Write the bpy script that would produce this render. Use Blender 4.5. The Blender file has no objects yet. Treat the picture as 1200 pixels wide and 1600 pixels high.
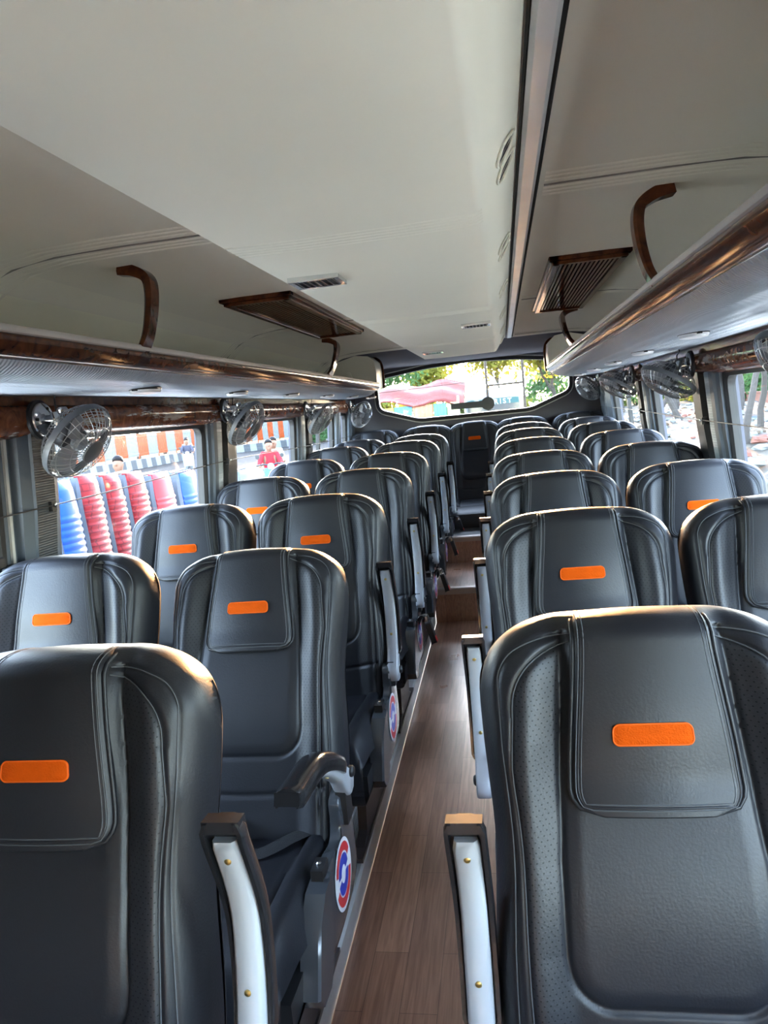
import bpy, math, random
from math import sin, cos, pi, sqrt, radians as R, floor
from mathutils import Vector, Matrix
random.seed(7)
S = bpy.context.scene
C = S.collection

# ------------------------------------------------------------------ materials
def nodes_of(m):
    nt = m.node_tree
    return nt, nt.nodes, nt.links

def mat(name, col, rough=0.5, metal=0.0, spec=0.5, coat=0.0, bump=None, var=0.0, vscale=6.0, alpha=1.0, sheen=0.0):
    """Principled material; bump=(scale, strength) adds a noise bump, var mottles the colour."""
    m = bpy.data.materials.new(name); m.use_nodes = True
    nt, N, L = nodes_of(m)
    b = N['Principled BSDF']
    b.inputs['Base Color'].default_value = (*col, 1)
    b.inputs['Roughness'].default_value = rough
    b.inputs['Metallic'].default_value = metal
    b.inputs['Specular IOR Level'].default_value = spec
    b.inputs['Coat Weight'].default_value = coat
    b.inputs['Coat Roughness'].default_value = 0.08
    b.inputs['Sheen Weight'].default_value = sheen
    b.inputs['Alpha'].default_value = alpha
    tc = N.new('ShaderNodeTexCoord')
    if var > 0:
        no = N.new('ShaderNodeTexNoise'); no.inputs['Scale'].default_value = vscale; no.inputs['Detail'].default_value = 5
        L.new(tc.outputs['Object'], no.inputs['Vector'])
        mx = N.new('ShaderNodeMix'); mx.data_type = 'RGBA'
        mx.inputs[6].default_value = (*[c*(1-var) for c in col], 1)
        mx.inputs[7].default_value = (*[min(1, c*(1+var)) for c in col], 1)
        L.new(no.outputs['Fac'], mx.inputs[0]); L.new(mx.outputs[2], b.inputs['Base Color'])
    if bump:
        n2 = N.new('ShaderNodeTexNoise'); n2.inputs['Scale'].default_value = bump[0]; n2.inputs['Detail'].default_value = 4
        L.new(tc.outputs['Object'], n2.inputs['Vector'])
        bp = N.new('ShaderNodeBump'); bp.inputs['Strength'].default_value = bump[1]; bp.inputs['Distance'].default_value = 0.004
        L.new(n2.outputs['Fac'], bp.inputs['Height']); L.new(bp.outputs['Normal'], b.inputs['Normal'])
    return m

def math_node(N, L, op, a, b=None):
    n = N.new('ShaderNodeMath'); n.operation = op
    for i, v in enumerate((a, b)):
        if v is None: continue
        if isinstance(v, (int, float)): n.inputs[i].default_value = v
        else: L.new(v, n.inputs[i])
    return n.outputs[0]

def ribbed(name, col, rough, axis, pitch, strength, metal=0.0, coat=0.0, cross=None, dist=0.003):
    """Surface with fine parallel ribs across one object axis (0,1,2)."""
    m = mat(name, col, rough, metal, coat=coat)
    nt, N, L = nodes_of(m)
    tc = N.new('ShaderNodeTexCoord'); sp = N.new('ShaderNodeSeparateXYZ')
    L.new(tc.outputs['Object'], sp.inputs[0])
    w = math_node(N, L, 'SINE', math_node(N, L, 'MULTIPLY', sp.outputs[axis], 2*pi/pitch))
    if cross:
        w2 = math_node(N, L, 'SINE', math_node(N, L, 'MULTIPLY', sp.outputs[cross[0]], 2*pi/cross[1]))
        w = math_node(N, L, 'ADD', w, math_node(N, L, 'MULTIPLY', w2, cross[2]))
    bp = N.new('ShaderNodeBump'); bp.inputs['Strength'].default_value = strength; bp.inputs['Distance'].default_value = dist
    L.new(w, bp.inputs['Height']); L.new(bp.outputs['Normal'], N['Principled BSDF'].inputs['Normal'])
    return m

def leather(name, col, perforated=False):
    m = mat(name, col, 0.40, 0, 0.40, bump=(260, 0.10))
    nt, N, L = nodes_of(m); b = N['Principled BSDF']
    tc = N.new('ShaderNodeTexCoord')
    no = N.new('ShaderNodeTexNoise'); no.inputs['Scale'].default_value = 14; no.inputs['Detail'].default_value = 3
    L.new(tc.outputs['Object'], no.inputs['Vector'])
    mr = N.new('ShaderNodeMapRange'); mr.inputs['To Min'].default_value = 0.37; mr.inputs['To Max'].default_value = 0.50
    L.new(no.outputs['Fac'], mr.inputs['Value']); L.new(mr.outputs[0], b.inputs['Roughness'])
    if perforated:
        sp = N.new('ShaderNodeSeparateXYZ'); L.new(tc.outputs['Object'], sp.inputs[0])
        def cell(o, p, off=None):
            v = math_node(N, L, 'DIVIDE', o, p)
            if off is not None: v = math_node(N, L, 'ADD', v, off)
            return v
        row = cell(sp.outputs[2], 0.0065)
        odd = math_node(N, L, 'MULTIPLY', math_node(N, L, 'MODULO', math_node(N, L, 'FLOOR', math_node(N, L, 'ADD', row, 1000.0)), 2.0), 0.5)
        colm = cell(sp.outputs[0], 0.0085, odd)
        dx = math_node(N, L, 'SUBTRACT', math_node(N, L, 'FRACT', math_node(N, L, 'ADD', colm, 1000.0)), 0.5)
        dz = math_node(N, L, 'SUBTRACT', math_node(N, L, 'FRACT', math_node(N, L, 'ADD', row, 1000.0)), 0.5)
        d2 = math_node(N, L, 'ADD', math_node(N, L, 'MULTIPLY', dx, dx), math_node(N, L, 'MULTIPLY', dz, dz))
        hole = math_node(N, L, 'LESS_THAN', d2, 0.022)
        mx = N.new('ShaderNodeMix'); mx.data_type = 'RGBA'
        mx.inputs[6].default_value = (*col, 1); mx.inputs[7].default_value = (*[c*0.45 for c in col], 1)
        L.new(hole, mx.inputs[0]); L.new(mx.outputs[2], b.inputs['Base Color'])
        L.new(math_node(N, L, 'SUBTRACT', 0.40, math_node(N, L, 'MULTIPLY', hole, 0.18)), b.inputs['Specular IOR Level'])
    return m

def burl(name, k=1.0):
    """Glossy reddish-brown lacquered wood."""
    m = mat(name, (0.10, 0.035, 0.016), 0.12, spec=0.22)
    nt, N, L = nodes_of(m); b = N['Principled BSDF']
    tc = N.new('ShaderNodeTexCoord')
    no = N.new('ShaderNodeTexNoise'); no.inputs['Scale'].default_value = 22; no.inputs['Detail'].default_value = 8; no.inputs['Distortion'].default_value = 1.2
    L.new(tc.outputs['Object'], no.inputs['Vector'])
    cr = N.new('ShaderNodeValToRGB')
    cr.color_ramp.elements[0].position = 0.3; cr.color_ramp.elements[0].color = (0.030*k, 0.0085*k, 0.004*k, 1)
    cr.color_ramp.elements[1].position = 0.75; cr.color_ramp.elements[1].color = (0.145*k, 0.046*k, 0.017*k, 1)
    L.new(no.outputs['Fac'], cr.inputs[0]); L.new(cr.outputs[0], b.inputs['Base Color'])
    return m

def worn_glint_burl(name):
    """The same lacquer with long pale streaks: worn film plus painted-in window reflections."""
    m = burl(name, 1.9); nt, N, L = nodes_of(m); b = N['Principled BSDF']
    old = b.inputs['Base Color'].links[0].from_socket
    tc = N.new('ShaderNodeTexCoord'); mp = N.new('ShaderNodeMapping'); mp.inputs['Scale'].default_value = (1, 2.2, 13)
    L.new(tc.outputs['Object'], mp.inputs[0])
    no = N.new('ShaderNodeTexNoise'); no.inputs['Scale'].default_value = 1.6; no.inputs['Detail'].default_value = 9; no.inputs['Roughness'].default_value = 0.68
    L.new(mp.outputs[0], no.inputs['Vector'])
    cr = N.new('ShaderNodeValToRGB'); cr.color_ramp.elements[0].position = 0.56; cr.color_ramp.elements[1].position = 0.60
    L.new(no.outputs['Fac'], cr.inputs[0])
    mx = N.new('ShaderNodeMix'); mx.data_type = 'RGBA'; mx.inputs[7].default_value = (0.42, 0.36, 0.30, 1)  # pale streak colour: wear, and reflections of the opposite windows painted in
    L.new(cr.outputs[0], mx.inputs[0]); L.new(old, mx.inputs[6]); L.new(mx.outputs[2], b.inputs['Base Color'])
    return m

def planks(name):
    m = mat(name, (0.2, 0.12, 0.08), 0.32, coat=0.8)
    nt, N, L = nodes_of(m); b = N['Principled BSDF']; b.inputs['Coat Roughness'].default_value = 0.24
    tc = N.new('ShaderNodeTexCoord')
    mp = N.new('ShaderNodeMapping'); mp.inputs['Rotation'].default_value = (0, 0, pi/2)
    L.new(tc.outputs['Object'], mp.inputs[0])
    br = N.new('ShaderNodeTexBrick'); br.inputs['Scale'].default_value = 1
    br.inputs['Brick Width'].default_value = 0.52; br.inputs['Row Height'].default_value = 0.092
    br.inputs['Mortar Size'].default_value = 0.0006; br.offset = 0.37; br.inputs['Bias'].default_value = 0.0
    br.inputs['Color1'].default_value = (0.46, 0.26, 0.17, 1); br.inputs['Color2'].default_value = (0.30, 0.155, 0.10, 1)
    br.inputs['Mortar'].default_value = (0.10, 0.05, 0.03, 1)
    L.new(mp.outputs[0], br.inputs['Vector'])
    m2 = N.new('ShaderNodeMapping'); m2.inputs['Scale'].default_value = (40, 2.2, 10)
    L.new(tc.outputs['Object'], m2.inputs[0])
    no = N.new('ShaderNodeTexNoise'); no.inputs['Scale'].default_value = 2.5; no.inputs['Detail'].default_value = 7; no.inputs['Distortion'].default_value = 0.6
    L.new(m2.outputs[0], no.inputs['Vector'])
    cr = N.new('ShaderNodeValToRGB')
    cr.color_ramp.elements[0].position = 0.32; cr.color_ramp.elements[0].color = (0.68, 0.62, 0.6, 1)
    cr.color_ramp.elements[1].position = 0.7; cr.color_ramp.elements[1].color = (1.15, 1.15, 1.15, 1)
    L.new(no.outputs['Fac'], cr.inputs[0])
    mx = N.new('ShaderNodeMix'); mx.data_type = 'RGBA'; mx.blend_type = 'MULTIPLY'; mx.inputs[0].default_value = 1
    L.new(br.outputs['Color'], mx.inputs[6]); L.new(cr.outputs[0], mx.inputs[7]); L.new(mx.outputs[2], b.inputs['Base Color'])
    # worn, dusty sheen
    n3 = N.new('ShaderNodeTexNoise'); n3.inputs['Scale'].default_value = 5; n3.inputs['Detail'].default_value = 4
    L.new(tc.outputs['Object'], n3.inputs['Vector'])
    mr = N.new('ShaderNodeMapRange'); mr.inputs['To Min'].default_value = 0.22; mr.inputs['To Max'].default_value = 0.42
    L.new(n3.outputs['Fac'], mr.inputs['Value']); L.new(mr.outputs[0], b.inputs['Roughness'])
    return m

def glass(name, tint=(0.86, 0.88, 0.91), gl=0.06):
    m = bpy.data.materials.new(name); m.use_nodes = True
    nt, N, L = nodes_of(m); N.remove(N['Principled BSDF'])
    out = N['Material Output']
    t = N.new('ShaderNodeBsdfTransparent'); t.inputs[0].default_value = (*tint, 1)
    g = N.new('ShaderNodeBsdfGlossy'); g.inputs['Roughness'].default_value = 0.02
    mx = N.new('ShaderNodeMixShader'); mx.inputs[0].default_value = gl
    L.new(t.outputs[0], mx.inputs[1]); L.new(g.outputs[0], mx.inputs[2]); L.new(mx.outputs[0], out.inputs[0])
    return m

M = {}
M['leather'] = leather('black_leather', (0.0115, 0.012, 0.0155))
M['perf'] = leather('perforated_black_leather', (0.015, 0.0155, 0.019), True)
M['thread'] = mat('grey_thread', (0.07, 0.074, 0.082), 0.7)
M['orange'] = mat('orange_velvet', (0.53, 0.070, 0.002), 0.9, spec=0.1, bump=(420, 0.4), var=0.2, vscale=45)
M['orange_edge'] = mat('orange_embroidery', (0.66, 0.10, 0.005), 0.6, spec=0.2)
M['greyplastic'] = mat('grey_arm_plastic', (0.36, 0.375, 0.40), 0.28, spec=0.55, bump=(30, 0.05))
M['blackplastic'] = mat('black_gloss_plastic', (0.014, 0.014, 0.016), 0.17, spec=0.55, bump=(60, 0.05))
M['panelplastic'] = mat('dark_grey_panel_plastic', (0.050, 0.055, 0.062), 0.20, spec=0.6, bump=(25, 0.06))
M['blacksatin'] = mat('black_satin', (0.012, 0.012, 0.013), 0.5)
M['legsteel'] = mat('dark_leg_steel', (0.045, 0.036, 0.034), 0.42, var=0.3, vscale=40)
M['brass'] = mat('brass_screw', (0.55, 0.42, 0.16), 0.3, 1.0)
M['white'] = mat('white_sticker', (0.8, 0.8, 0.82), 0.3)
M['red'] = mat('sticker_red', (0.62, 0.03, 0.04), 0.3)
M['blue'] = mat('sticker_blue', (0.03, 0.05, 0.42), 0.3)
M['belt'] = mat('belt_webbing', (0.010, 0.010, 0.011), 0.75, bump=(300, 0.4))
M['chrome'] = mat('bracket_chrome', (0.72, 0.73, 0.74), 0.16, 1.0)
M['redbutton'] = mat('red_button', (0.75, 0.04, 0.03), 0.4)
M['burl'] = burl('lacquered_wood')
M['worn_glint'] = worn_glint_burl('worn_glint_lacquered_wood')
M['planks'] = planks('wood_laminate')
M['cream'] = mat('ceiling_cream', (0.80, 0.765, 0.65), 0.55, bump=(8, 0.02), var=0.05, vscale=2.5)
M['ceil'] = mat('ceiling_grey', (0.80, 0.75, 0.645), 0.6, var=0.05, vscale=2.0)
M['ceilmid'] = mat('ceiling_pale_grey', (0.84, 0.79, 0.67), 0.6)
M['cove'] = mat('cove_cream', (0.90, 0.86, 0.70), 0.6)
M['joint'] = mat('panel_joint', (0.22, 0.20, 0.175), 0.7)
M['cloth'] = mat('rack_lip_fabric', (0.50, 0.46, 0.43), 0.7)
M['under'] = ribbed('rack_underside_vinyl', (0.46, 0.525, 0.615), 0.33, 1, 0.0125, 1.0, metal=0.55, cross=(0, 0.05, 0.25), dist=0.0024)
M['pillar'] = ribbed('ribbed_pillar_vinyl', (0.30, 0.36, 0.41), 0.6, 2, 0.011, 0.5, dist=0.0009)
M['pillar'].node_tree.nodes['Principled BSDF'].inputs['Specular IOR Level'].default_value = 0.4
M['pillardark'] = mat('pillar_dark_slate', (0.026, 0.028, 0.033), 0.4, spec=0.35)
M['pillarrib'] = ribbed('dark_ribbed_vinyl', (0.040, 0.048, 0.056), 0.5, 2, 0.0075, 0.7, dist=0.0009)
M['pillarsmooth'] = mat('pillar_slate', (0.085, 0.105, 0.13), 0.4, bump=(120, 0.12))
M['rubber'] = mat('black_window_rubber', (0.010, 0.010, 0.011), 0.5)
M['wallgrey'] = mat('rear_wall_vinyl', (0.105, 0.105, 0.125), 0.75, spec=0.12, bump=(150, 0.15))
M['alu'] = mat('aluminium', (0.55, 0.55, 0.53), 0.4, 0.25, var=0.15, vscale=14)
M['led'] = mat('light_strip_diffuser', (0.50, 0.52, 0.55), 0.22, var=0.12, vscale=9)
M['glass'] = glass('window_glass')
M['fangrey'] = mat('fan_grey_plastic', (0.12, 0.13, 0.145), 0.35)
M['fandark'] = mat('fan_motor_grey', (0.07, 0.078, 0.09), 0.4)
M['blade'] = mat('fan_blade_plastic', (0.30, 0.32, 0.345), 0.3, alpha=0.85)
M['wire'] = mat('galvanised_wire', (0.46, 0.47, 0.48), 0.3, 0.9)
M['grilleslot'] = mat('grille_void', (0.004, 0.003, 0.003), 0.8)
M['lampwhite'] = mat('lamp_white', (0.86, 0.86, 0.88), 0.3)
M['dark'] = mat('void_black', (0.006, 0.006, 0.006), 0.9)

# ------------------------------------------------------------------ mesh helpers
class MB:
    def __init__(s): s.v = []; s.f = []; s.mi = []
    def add(s, vs, fs, mi=0):
        o = len(s.v); s.v += [tuple(v) for v in vs]
        s.f += [tuple(i+o for i in f) for f in fs]; s.mi += [mi]*len(fs)
        return s
    def box(s, x0, x1, y0, y1, z0, z1, mi=0, mtx=None):
        vs = [(x, y, z) for z in (z0, z1) for y in (y0, y1) for x in (x0, x1)]
        if mtx: vs = [mtx @ Vector(v) for v in vs]
        return s.add(vs, [(0, 2, 3, 1), (4, 5, 7, 6), (0, 1, 5, 4), (2, 6, 7, 3), (0, 4, 6, 2), (1, 3, 7, 5)], mi)
    def tube(s, pts, r, n=8, mi=0, closed=False, cap=True, flat=None):
        """Round tube along pts; r may be a list."""
        pts = [Vector(p) for p in pts]; k = len(pts)
        rs = r if isinstance(r, (list, tuple)) else [r]*k
        tang = []
        for i in range(k):
            a = pts[(i-1) % k] if (closed or i > 0) else pts[0]
            b = pts[(i+1) % k] if (closed or i < k-1) else pts[-1]
            t = b-a
            tang.append(t.normalized() if t.length > 1e-9 else Vector((0, 0, 1)))
        t0 = tang[0]; up = Vector((0, 0, 1)) if abs(t0.z) < 0.9 else Vector((1, 0, 0))
        nrm = (up - t0*up.dot(t0)).normalized()
        vs = []
        for i in range(k):
            t = tang[i]; nrm = nrm - t*nrm.dot(t)
            nrm = nrm.normalized() if nrm.length > 1e-6 else t.orthogonal().normalized()
            bn = t.cross(nrm)
            for j in range(n):
                a = 2*pi*j/n
                fa, fb = (1, 1) if flat is None else flat
                vs.append(pts[i] + (nrm*cos(a)*fa + bn*sin(a)*fb)*rs[i])
        fs = []
        for i in range(k if closed else k-1):
            i2 = (i+1) % k
            for j in range(n):
                j2 = (j+1) % n
                fs.append((i*n+j, i*n+j2, i2*n+j2, i2*n+j))
        if not closed and cap:
            fs.append(tuple(range(n-1, -1, -1))); fs.append(tuple((k-1)*n+j for j in range(n)))
        return s.add(vs, fs, mi)
    def loft(s, rings, closed_ring=True, cap=True, mi=0):
        n = len(rings[0]); vs = [p for r in rings for p in r]; fs = []
        for i in range(len(rings)-1):
            for j in range(n if closed_ring else n-1):
                j2 = (j+1) % n
                fs.append((i*n+j, i*n+j2, (i+1)*n+j2, (i+1)*n+j))
        if cap and closed_ring:
            fs.append(tuple(range(n-1, -1, -1))); fs.append(tuple((len(rings)-1)*n+j for j in range(n)))
        return s.add(vs, fs, mi)
    def prism(s, poly, axis, a, b, mi=0):
        """Polygon (2-D) extruded along axis 0/1/2 from a to b."""
        def p3(p, t):
            return {0: (t, p[0], p[1]), 1: (p[0], t, p[1]), 2: (p[0], p[1], t)}[axis]
        return s.loft([[p3(p, a) for p in poly], [p3(p, b) for p in poly]], mi=mi)
    def lathe(s, prof, mtx, n=24, mi=0):
        """Profile of (radius, height) turned round local z."""
        rings = [[mtx @ Vector((r*cos(2*pi*j/n), r*sin(2*pi*j/n), h)) for j in range(n)] for r, h in prof]
        return s.loft(rings, mi=mi)
    def mesh(s, name, mats, smooth=True, angle=40):
        me = bpy.data.meshes.new(name); me.from_pydata(s.v, [], s.f)
        for m in (mats if isinstance(mats, (list, tuple)) else [mats]): me.materials.append(m)
        if any(s.mi): me.polygons.foreach_set('material_index', s.mi)
        import bmesh
        bm = bmesh.new(); bm.from_mesh(me)
        bmesh.ops.recalc_face_normals(bm, faces=bm.faces)
        if smooth:
            ca = R(angle)
            for f in bm.faces: f.smooth = True
            for e in bm.edges:
                if len(e.link_faces) == 2 and e.calc_face_angle(0) > ca: e.smooth = False
        bm.to_mesh(me); bm.free(); me.update()
        return me
    def build(s, name, mats, parent=None, smooth=True, angle=40):
        return link(name, s.mesh(name, mats, smooth, angle), parent)

def link(name, data, parent=None, loc=None, rot=None):
    o = bpy.data.objects.new(name, data); C.objects.link(o)
    if parent is not None: o.parent = parent
    if loc: o.location = loc
    if rot: o.rotation_euler = rot
    return o
def tag(o, label=None, cat=None, group=None, kind=None):
    if label: o['label'] = label
    if cat: o['category'] = cat
    if group: o['group'] = group
    if kind: o['kind'] = kind
    return o
def empty(name, loc=(0, 0, 0), rot=(0, 0, 0)):
    o = link(name, None, None, loc, rot); o.empty_display_size = 0.1
    return o
def structure(o): return tag(o, kind='structure')
def copy_tree(o, parent=None):
    c = o.copy(); C.objects.link(c)
    if parent is not None: c.parent = parent
    for ch in list(o.children): copy_tree(ch, c)
    return c
def sstep(x, a, b):
    t = max(0.0, min(1.0, (x-a)/(b-a))); return t*t*(3-2*t)
def lerp(a, b, t): return a+(b-a)*t
def piece(x, pts):
    """Smooth piecewise interpolation through (x, y) points."""
    if x <= pts[0][0]: return pts[0][1]
    for (x0, y0), (x1, y1) in zip(pts, pts[1:]):
        if x <= x1: return lerp(y0, y1, (x-x0)/(x1-x0))
    return pts[-1][1]
def catmull(P, n=8, closed=False):
    P = [Vector(p) for p in P]; out = []; k = len(P)
    for i in range(k if closed else k-1):
        p1, p2 = P[i], P[(i+1) % k]
        p0 = P[(i-1) % k] if (closed or i > 0) else p1*2-p2
        p3 = P[(i+2) % k] if (closed or i < k-2) else p2*2-p1
        for j in range(n):
            t = j/n
            out.append(0.5*((2*p1)+(p2-p0)*t+(2*p0-5*p1+4*p2-p3)*t*t+(3*p1-p0-3*p2+p3)*t**3))
    if not closed: out.append(P[-1])
    return out
def bevel(o, w, seg=3, ang=35):
    md = o.modifiers.new('edges', 'BEVEL'); md.width = w; md.segments = seg; md.limit_method = 'ANGLE'; md.angle_limit = R(ang)
    return o
def grade(y): return 0.027*y          # the bus floor climbs gently towards the tail
# ------------------------------------------------------------------ camera (fitted)
yaw, pitch, roll = R(-9.764), R(-7.611), R(5.609)
fw = Vector((sin(yaw)*cos(pitch), cos(yaw)*cos(pitch), sin(pitch)))
rg = Vector((cos(yaw), -sin(yaw), 0)); up = rg.cross(fw)
r2 = rg*cos(roll)-up*sin(roll); u2 = rg*sin(roll)+up*cos(roll)
cam = bpy.data.cameras.new('camera'); co = bpy.data.objects.new('camera', cam); C.objects.link(co)
co.matrix_world = Matrix(((r2.x, u2.x, -fw.x, 0.2585), (r2.y, u2.y, -fw.y, 0.0), (r2.z, u2.z, -fw.z, 1.40), (0, 0, 0, 1)))
cam.sensor_fit = 'HORIZONTAL'; cam.sensor_width = 36; cam.lens = 36*1150/1200; cam.clip_start = 0.03; cam.clip_end = 500
S.camera = co

# ------------------------------------------------------------------ seats
L = 0.69; TILT = R(16.9)
HW = 0.240
RX, RY = 0.15, 0.115
UPV = Vector((0, sin(TILT), cos(TILT))); NV = Vector((0, -cos(TILT), sin(TILT)))
PIV = Vector((0, -L*sin(TILT)-0.006, 1.05-L*cos(TILT)))
def back_pt(x, n, s): return Vector((x, 0, 0))+UPV*s+NV*n
def stop(x):
    a = abs(x); c = -0.35*min(a, HW-RX)**2*0.6
    if a > HW-RX: c -= RY*(1-sqrt(max(0, 1-((a-(HW-RX))/RX)**2.2)))
    return L+c
PANEL = [(0.15, 0.128), (0.22, 0.140), (0.34, 0.142), (0.45, 0.132), (0.55, 0.120), (0.69, 0.108)]
SEAMB = [(0.05, 0.188), (0.20, 0.192), (0.32, 0.196), (0.46, 0.200), (0.54, 0.19)]
def seam_b(s):
    if s < 0.54: return piece(s, SEAMB)
    t = (s-0.54)/0.115
    return 0.19*sqrt(max(0, 1-min(1, t)**2.4)) if t < 1 else 0
def waist(s): return 1-0.045*math.exp(-((s-0.36)/0.12)**2)
def edge_d(x, s):
    ds = HW-abs(x); dt = (stop(x)-s)*0.9
    k = 0.03; h = max(k-abs(ds-dt), 0)/k
    return max(0, min(ds, dt)-h*h*k*0.25)
NB = -0.038                                   # the rim sits this far behind the seat plane
def front_n(x, s):
    a = abs(x); d = edge_d(x, s)
    e = (1-(1-min(d/0.088, 1))**2.5)**(1/2.5)
    p = piece(s, PANEL); sx = a-p
    q = max(sx, 0.15-s) if not (sx > -0.05 and 0.15-s > -0.05) else sqrt(max(sx+0.05, 0)**2+max(0.20-s, 0)**2)-0.05
    n = NB+(0.042-NB)*e
    wing = sstep(sx, -0.004, 0.055)
    n += 0.026*wing*e*piece(s, [(0, 0.6), (0.2, 1), (0.5, 1.1), (0.69, 0.7)])
    n += 0.022*math.exp(-((s-0.27)/0.16)**2)*(1-0.6*wing)          # lumbar pad
    n += 0.018*sstep(s, 0.42, 0.56)*sstep(a, 0.125, 0.085)*e          # head pad
    if q < 0: n += 0.005*sstep(-q, 0, 0.03)
    n -= 0.006*math.exp(-(q/0.0045)**2)*(1 if s < 0.66 else 0)
    n -= 0.0055*math.exp(-((s-0.062-0.02*(a/0.2)**2)/0.005)**2)*(a < 0.2)
    if s < 0.655:
        gap = a-seam_b(s) if s < 0.54 else (((a/0.19)**2.4+((s-0.54)/0.115)**2.4)**(1/2.4)-1)*0.13
        n -= 0.0045*math.exp(-(gap/0.004)**2)*sstep(a, 0.10, 0.12)
    if d < 0.06: n -= 0.003*math.exp(-((d-0.030)/0.004)**2)           # seam where the face meets the rolled side
    return n
def back_n(x, s):
    d = edge_d(x, s)
    e = sqrt(max(0, 1-(1-min(d/0.05, 1))**2))
    return NB-0.068*e
def seat_back_mesh():
    nu, nv = 168, 200
    us = []
    for i in range(nu+1):
        t = -1+2*i/nu; us.append(HW*(0.55*t+0.45*sin(t*pi/2)))
    b = MB(); s0 = -0.06; F = []; B = []
    for j in range(nv+1):
        v = j/nv; v = 0.7*v+0.3*sin(v*pi/2)
        for x in us:
            s = s0+v*(stop(x)-s0)
            w_ = waist(s); F.append(back_pt(x*w_, front_n(x, s), s)); bn = back_n(x, s); B.append(back_pt(x*w_*(1-0.07*(NB-bn)/0.068), bn, s))
    w = nu+1; n = len(F); fs = []; mi = []
    for j in range(nv):
        for i in range(nu):
            q = (j*w+i, j*w+i+1, (j+1)*w+i+1, (j+1)*w+i)
            x = 0.5*(us[i]+us[i+1]); v = (j+.5)/nv; v = 0.7*v+0.3*sin(v*pi/2)
            s = s0+v*(stop(x)-s0)
            per = abs(x) > piece(s, PANEL)+0.004 and abs(x) < seam_b(s)-0.003 and 0.06 < s < 0.64
            fs.append(q); mi.append(1 if per else 0)
            if i % 3 == 0 and False: pass
    b.add(F, [], 0); b.f += fs; b.mi += mi
    # the rear shell shares the rim
    o = len(b.v); b.v += [tuple(p) for p in B]
    for j in range(nv):
        for i in range(nu):
            b.f.append((o+j*w+i+1, o+j*w+i, o+(j+1)*w+i, o+(j+1)*w+i+1)); b.mi.append(0)
    for i in range(nu): b.f.append((i+1, i, o+i, o+i+1)); b.mi.append(0)
    me = b.mesh('backrest', [M['leather'], M['perf']], angle=80)
    import bmesh
    bm = bmesh.new(); bm.from_mesh(me); bmesh.ops.remove_doubles(bm, verts=bm.verts, dist=0.0004)
    bmesh.ops.recalc_face_normals(bm, faces=bm.faces)
    for f in bm.faces: f.smooth = True
    bm.to_mesh(me); bm.free()
    return me
def seam_mesh():
    """Stitch lines over the shoulders and round the inner bolsters."""
    b = MB()
    for sx in (-1, 1):
        pa = []; D = 0.030; hi = HW-D
        # walk the offset outline: up the flank, round the shoulder, in to the flap
        for i in range(26):
            s_ = lerp(0.0, 0.50, i/25); pa.append((hi, s_))
        for i in range(1, 60):
            x_ = hi-(hi-0.098)*(i/59)**1.0
            lo, hi_s = 0.45, stop(x_)
            for _ in range(30):
                m = (lo+hi_s)/2
                if edge_d(x_, m) > D: lo = m
                else: hi_s = m
            pa.append((x_, lo))
        pa = [back_pt(sx*x_*waist(s_), front_n(x_, s_)+0.0018, s_) for x_, s_ in pa]
        b.tube(pa, 0.0011, 5)
        pb = []
        for i in range(40):
            t = i/39
            if t < 0.6: s = lerp(0.04, 0.54, t/0.6); x = seam_b(s)
            else:
                a = (t-0.6)/0.4*pi/2*0.93; x = 0.19*cos(a)**(2/2.4); s = 0.54+0.115*sin(a)**(2/2.4)
            if x > 0.098: pb.append(back_pt(sx*x*waist(s), front_n(x, s)+0.0028, s))
        b.tube(pb, 0.0010, 5)
    return b.mesh('stitching', M['thread'])
# head cover: a flap draped over the top of the back
FL = 0.285
def flap_hw(t): return lerp(0.0945, 0.117, sstep(t, 0, 1)) if t >= 0 else 0.0945
def flap_pt(a, t, off):
    """a in [-1,1] across, t: 1 at the front hem, 0 at the crest, -0.6 down the rear."""
    if t >= 0:
        hw = flap_hw(t)
        # rounded lower corners
        rc = 0.035; dl = FL*(1-t)
        if dl < rc: hw -= rc-sqrt(max(0, rc*rc-(rc-dl)**2))
        x = a*hw
    else: x = a*0.0945
    base_front = 0.060+0.006*math.exp(-((t-0.55)/0.35)**2)-0.012*(x/0.11)**2
    base_front += 0.010*sstep(t, 0.8, 1.0)*0.6
    if t > 0.16:
        n = base_front; s = L-FL*t; N2 = 1; N1 = 0
        return back_pt(x, n+off, s)
    # arc over the top
    u = (0.16-t)/0.36              # 0 front .. 1 rear
    cn, rn = (base_front-0.118)/2, (base_front+0.118)/2
    if u <= 1:
        a2 = pi*u; s = L-FL*0.16+0.034*sin(a2)*(1-0.1*(x/0.1)**2)
        n = cn+rn*cos(a2)
        return back_pt(x, n+off*cos(a2), s+off*sin(a2))
    return back_pt(x, -0.118-off, L-FL*0.16-(u-1)*0.2)
def flap_mesh():
    nu, nt = 30, 70; b = MB(); rings = []
    ts = [1-1.75*i/nt for i in range(nt+1)]
    for t in ts:
        ring = []
        for i in range(nu+1):
            a = -1+2*i/nu; ed = min(1, (1-abs(a))/0.10); k = sqrt(max(0, 1-(1-ed)**2))
            ring.append(flap_pt(a, t, 0.004+0.008*k))
        for i in range(nu, -1, -1):
            ring.append(flap_pt(-1+2*i/nu, t, -0.004))
        rings.append(ring)
    b.loft(rings)
    return b.mesh('headrest_cover', M['leather'], angle=60)
def flap_border(inset):
    P = []
    for t in [0.06+0.94*(1-i/22)*1.0 for i in range(22, -1, -1)][::1]:
        P.append((-1, t))
    return P
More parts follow.
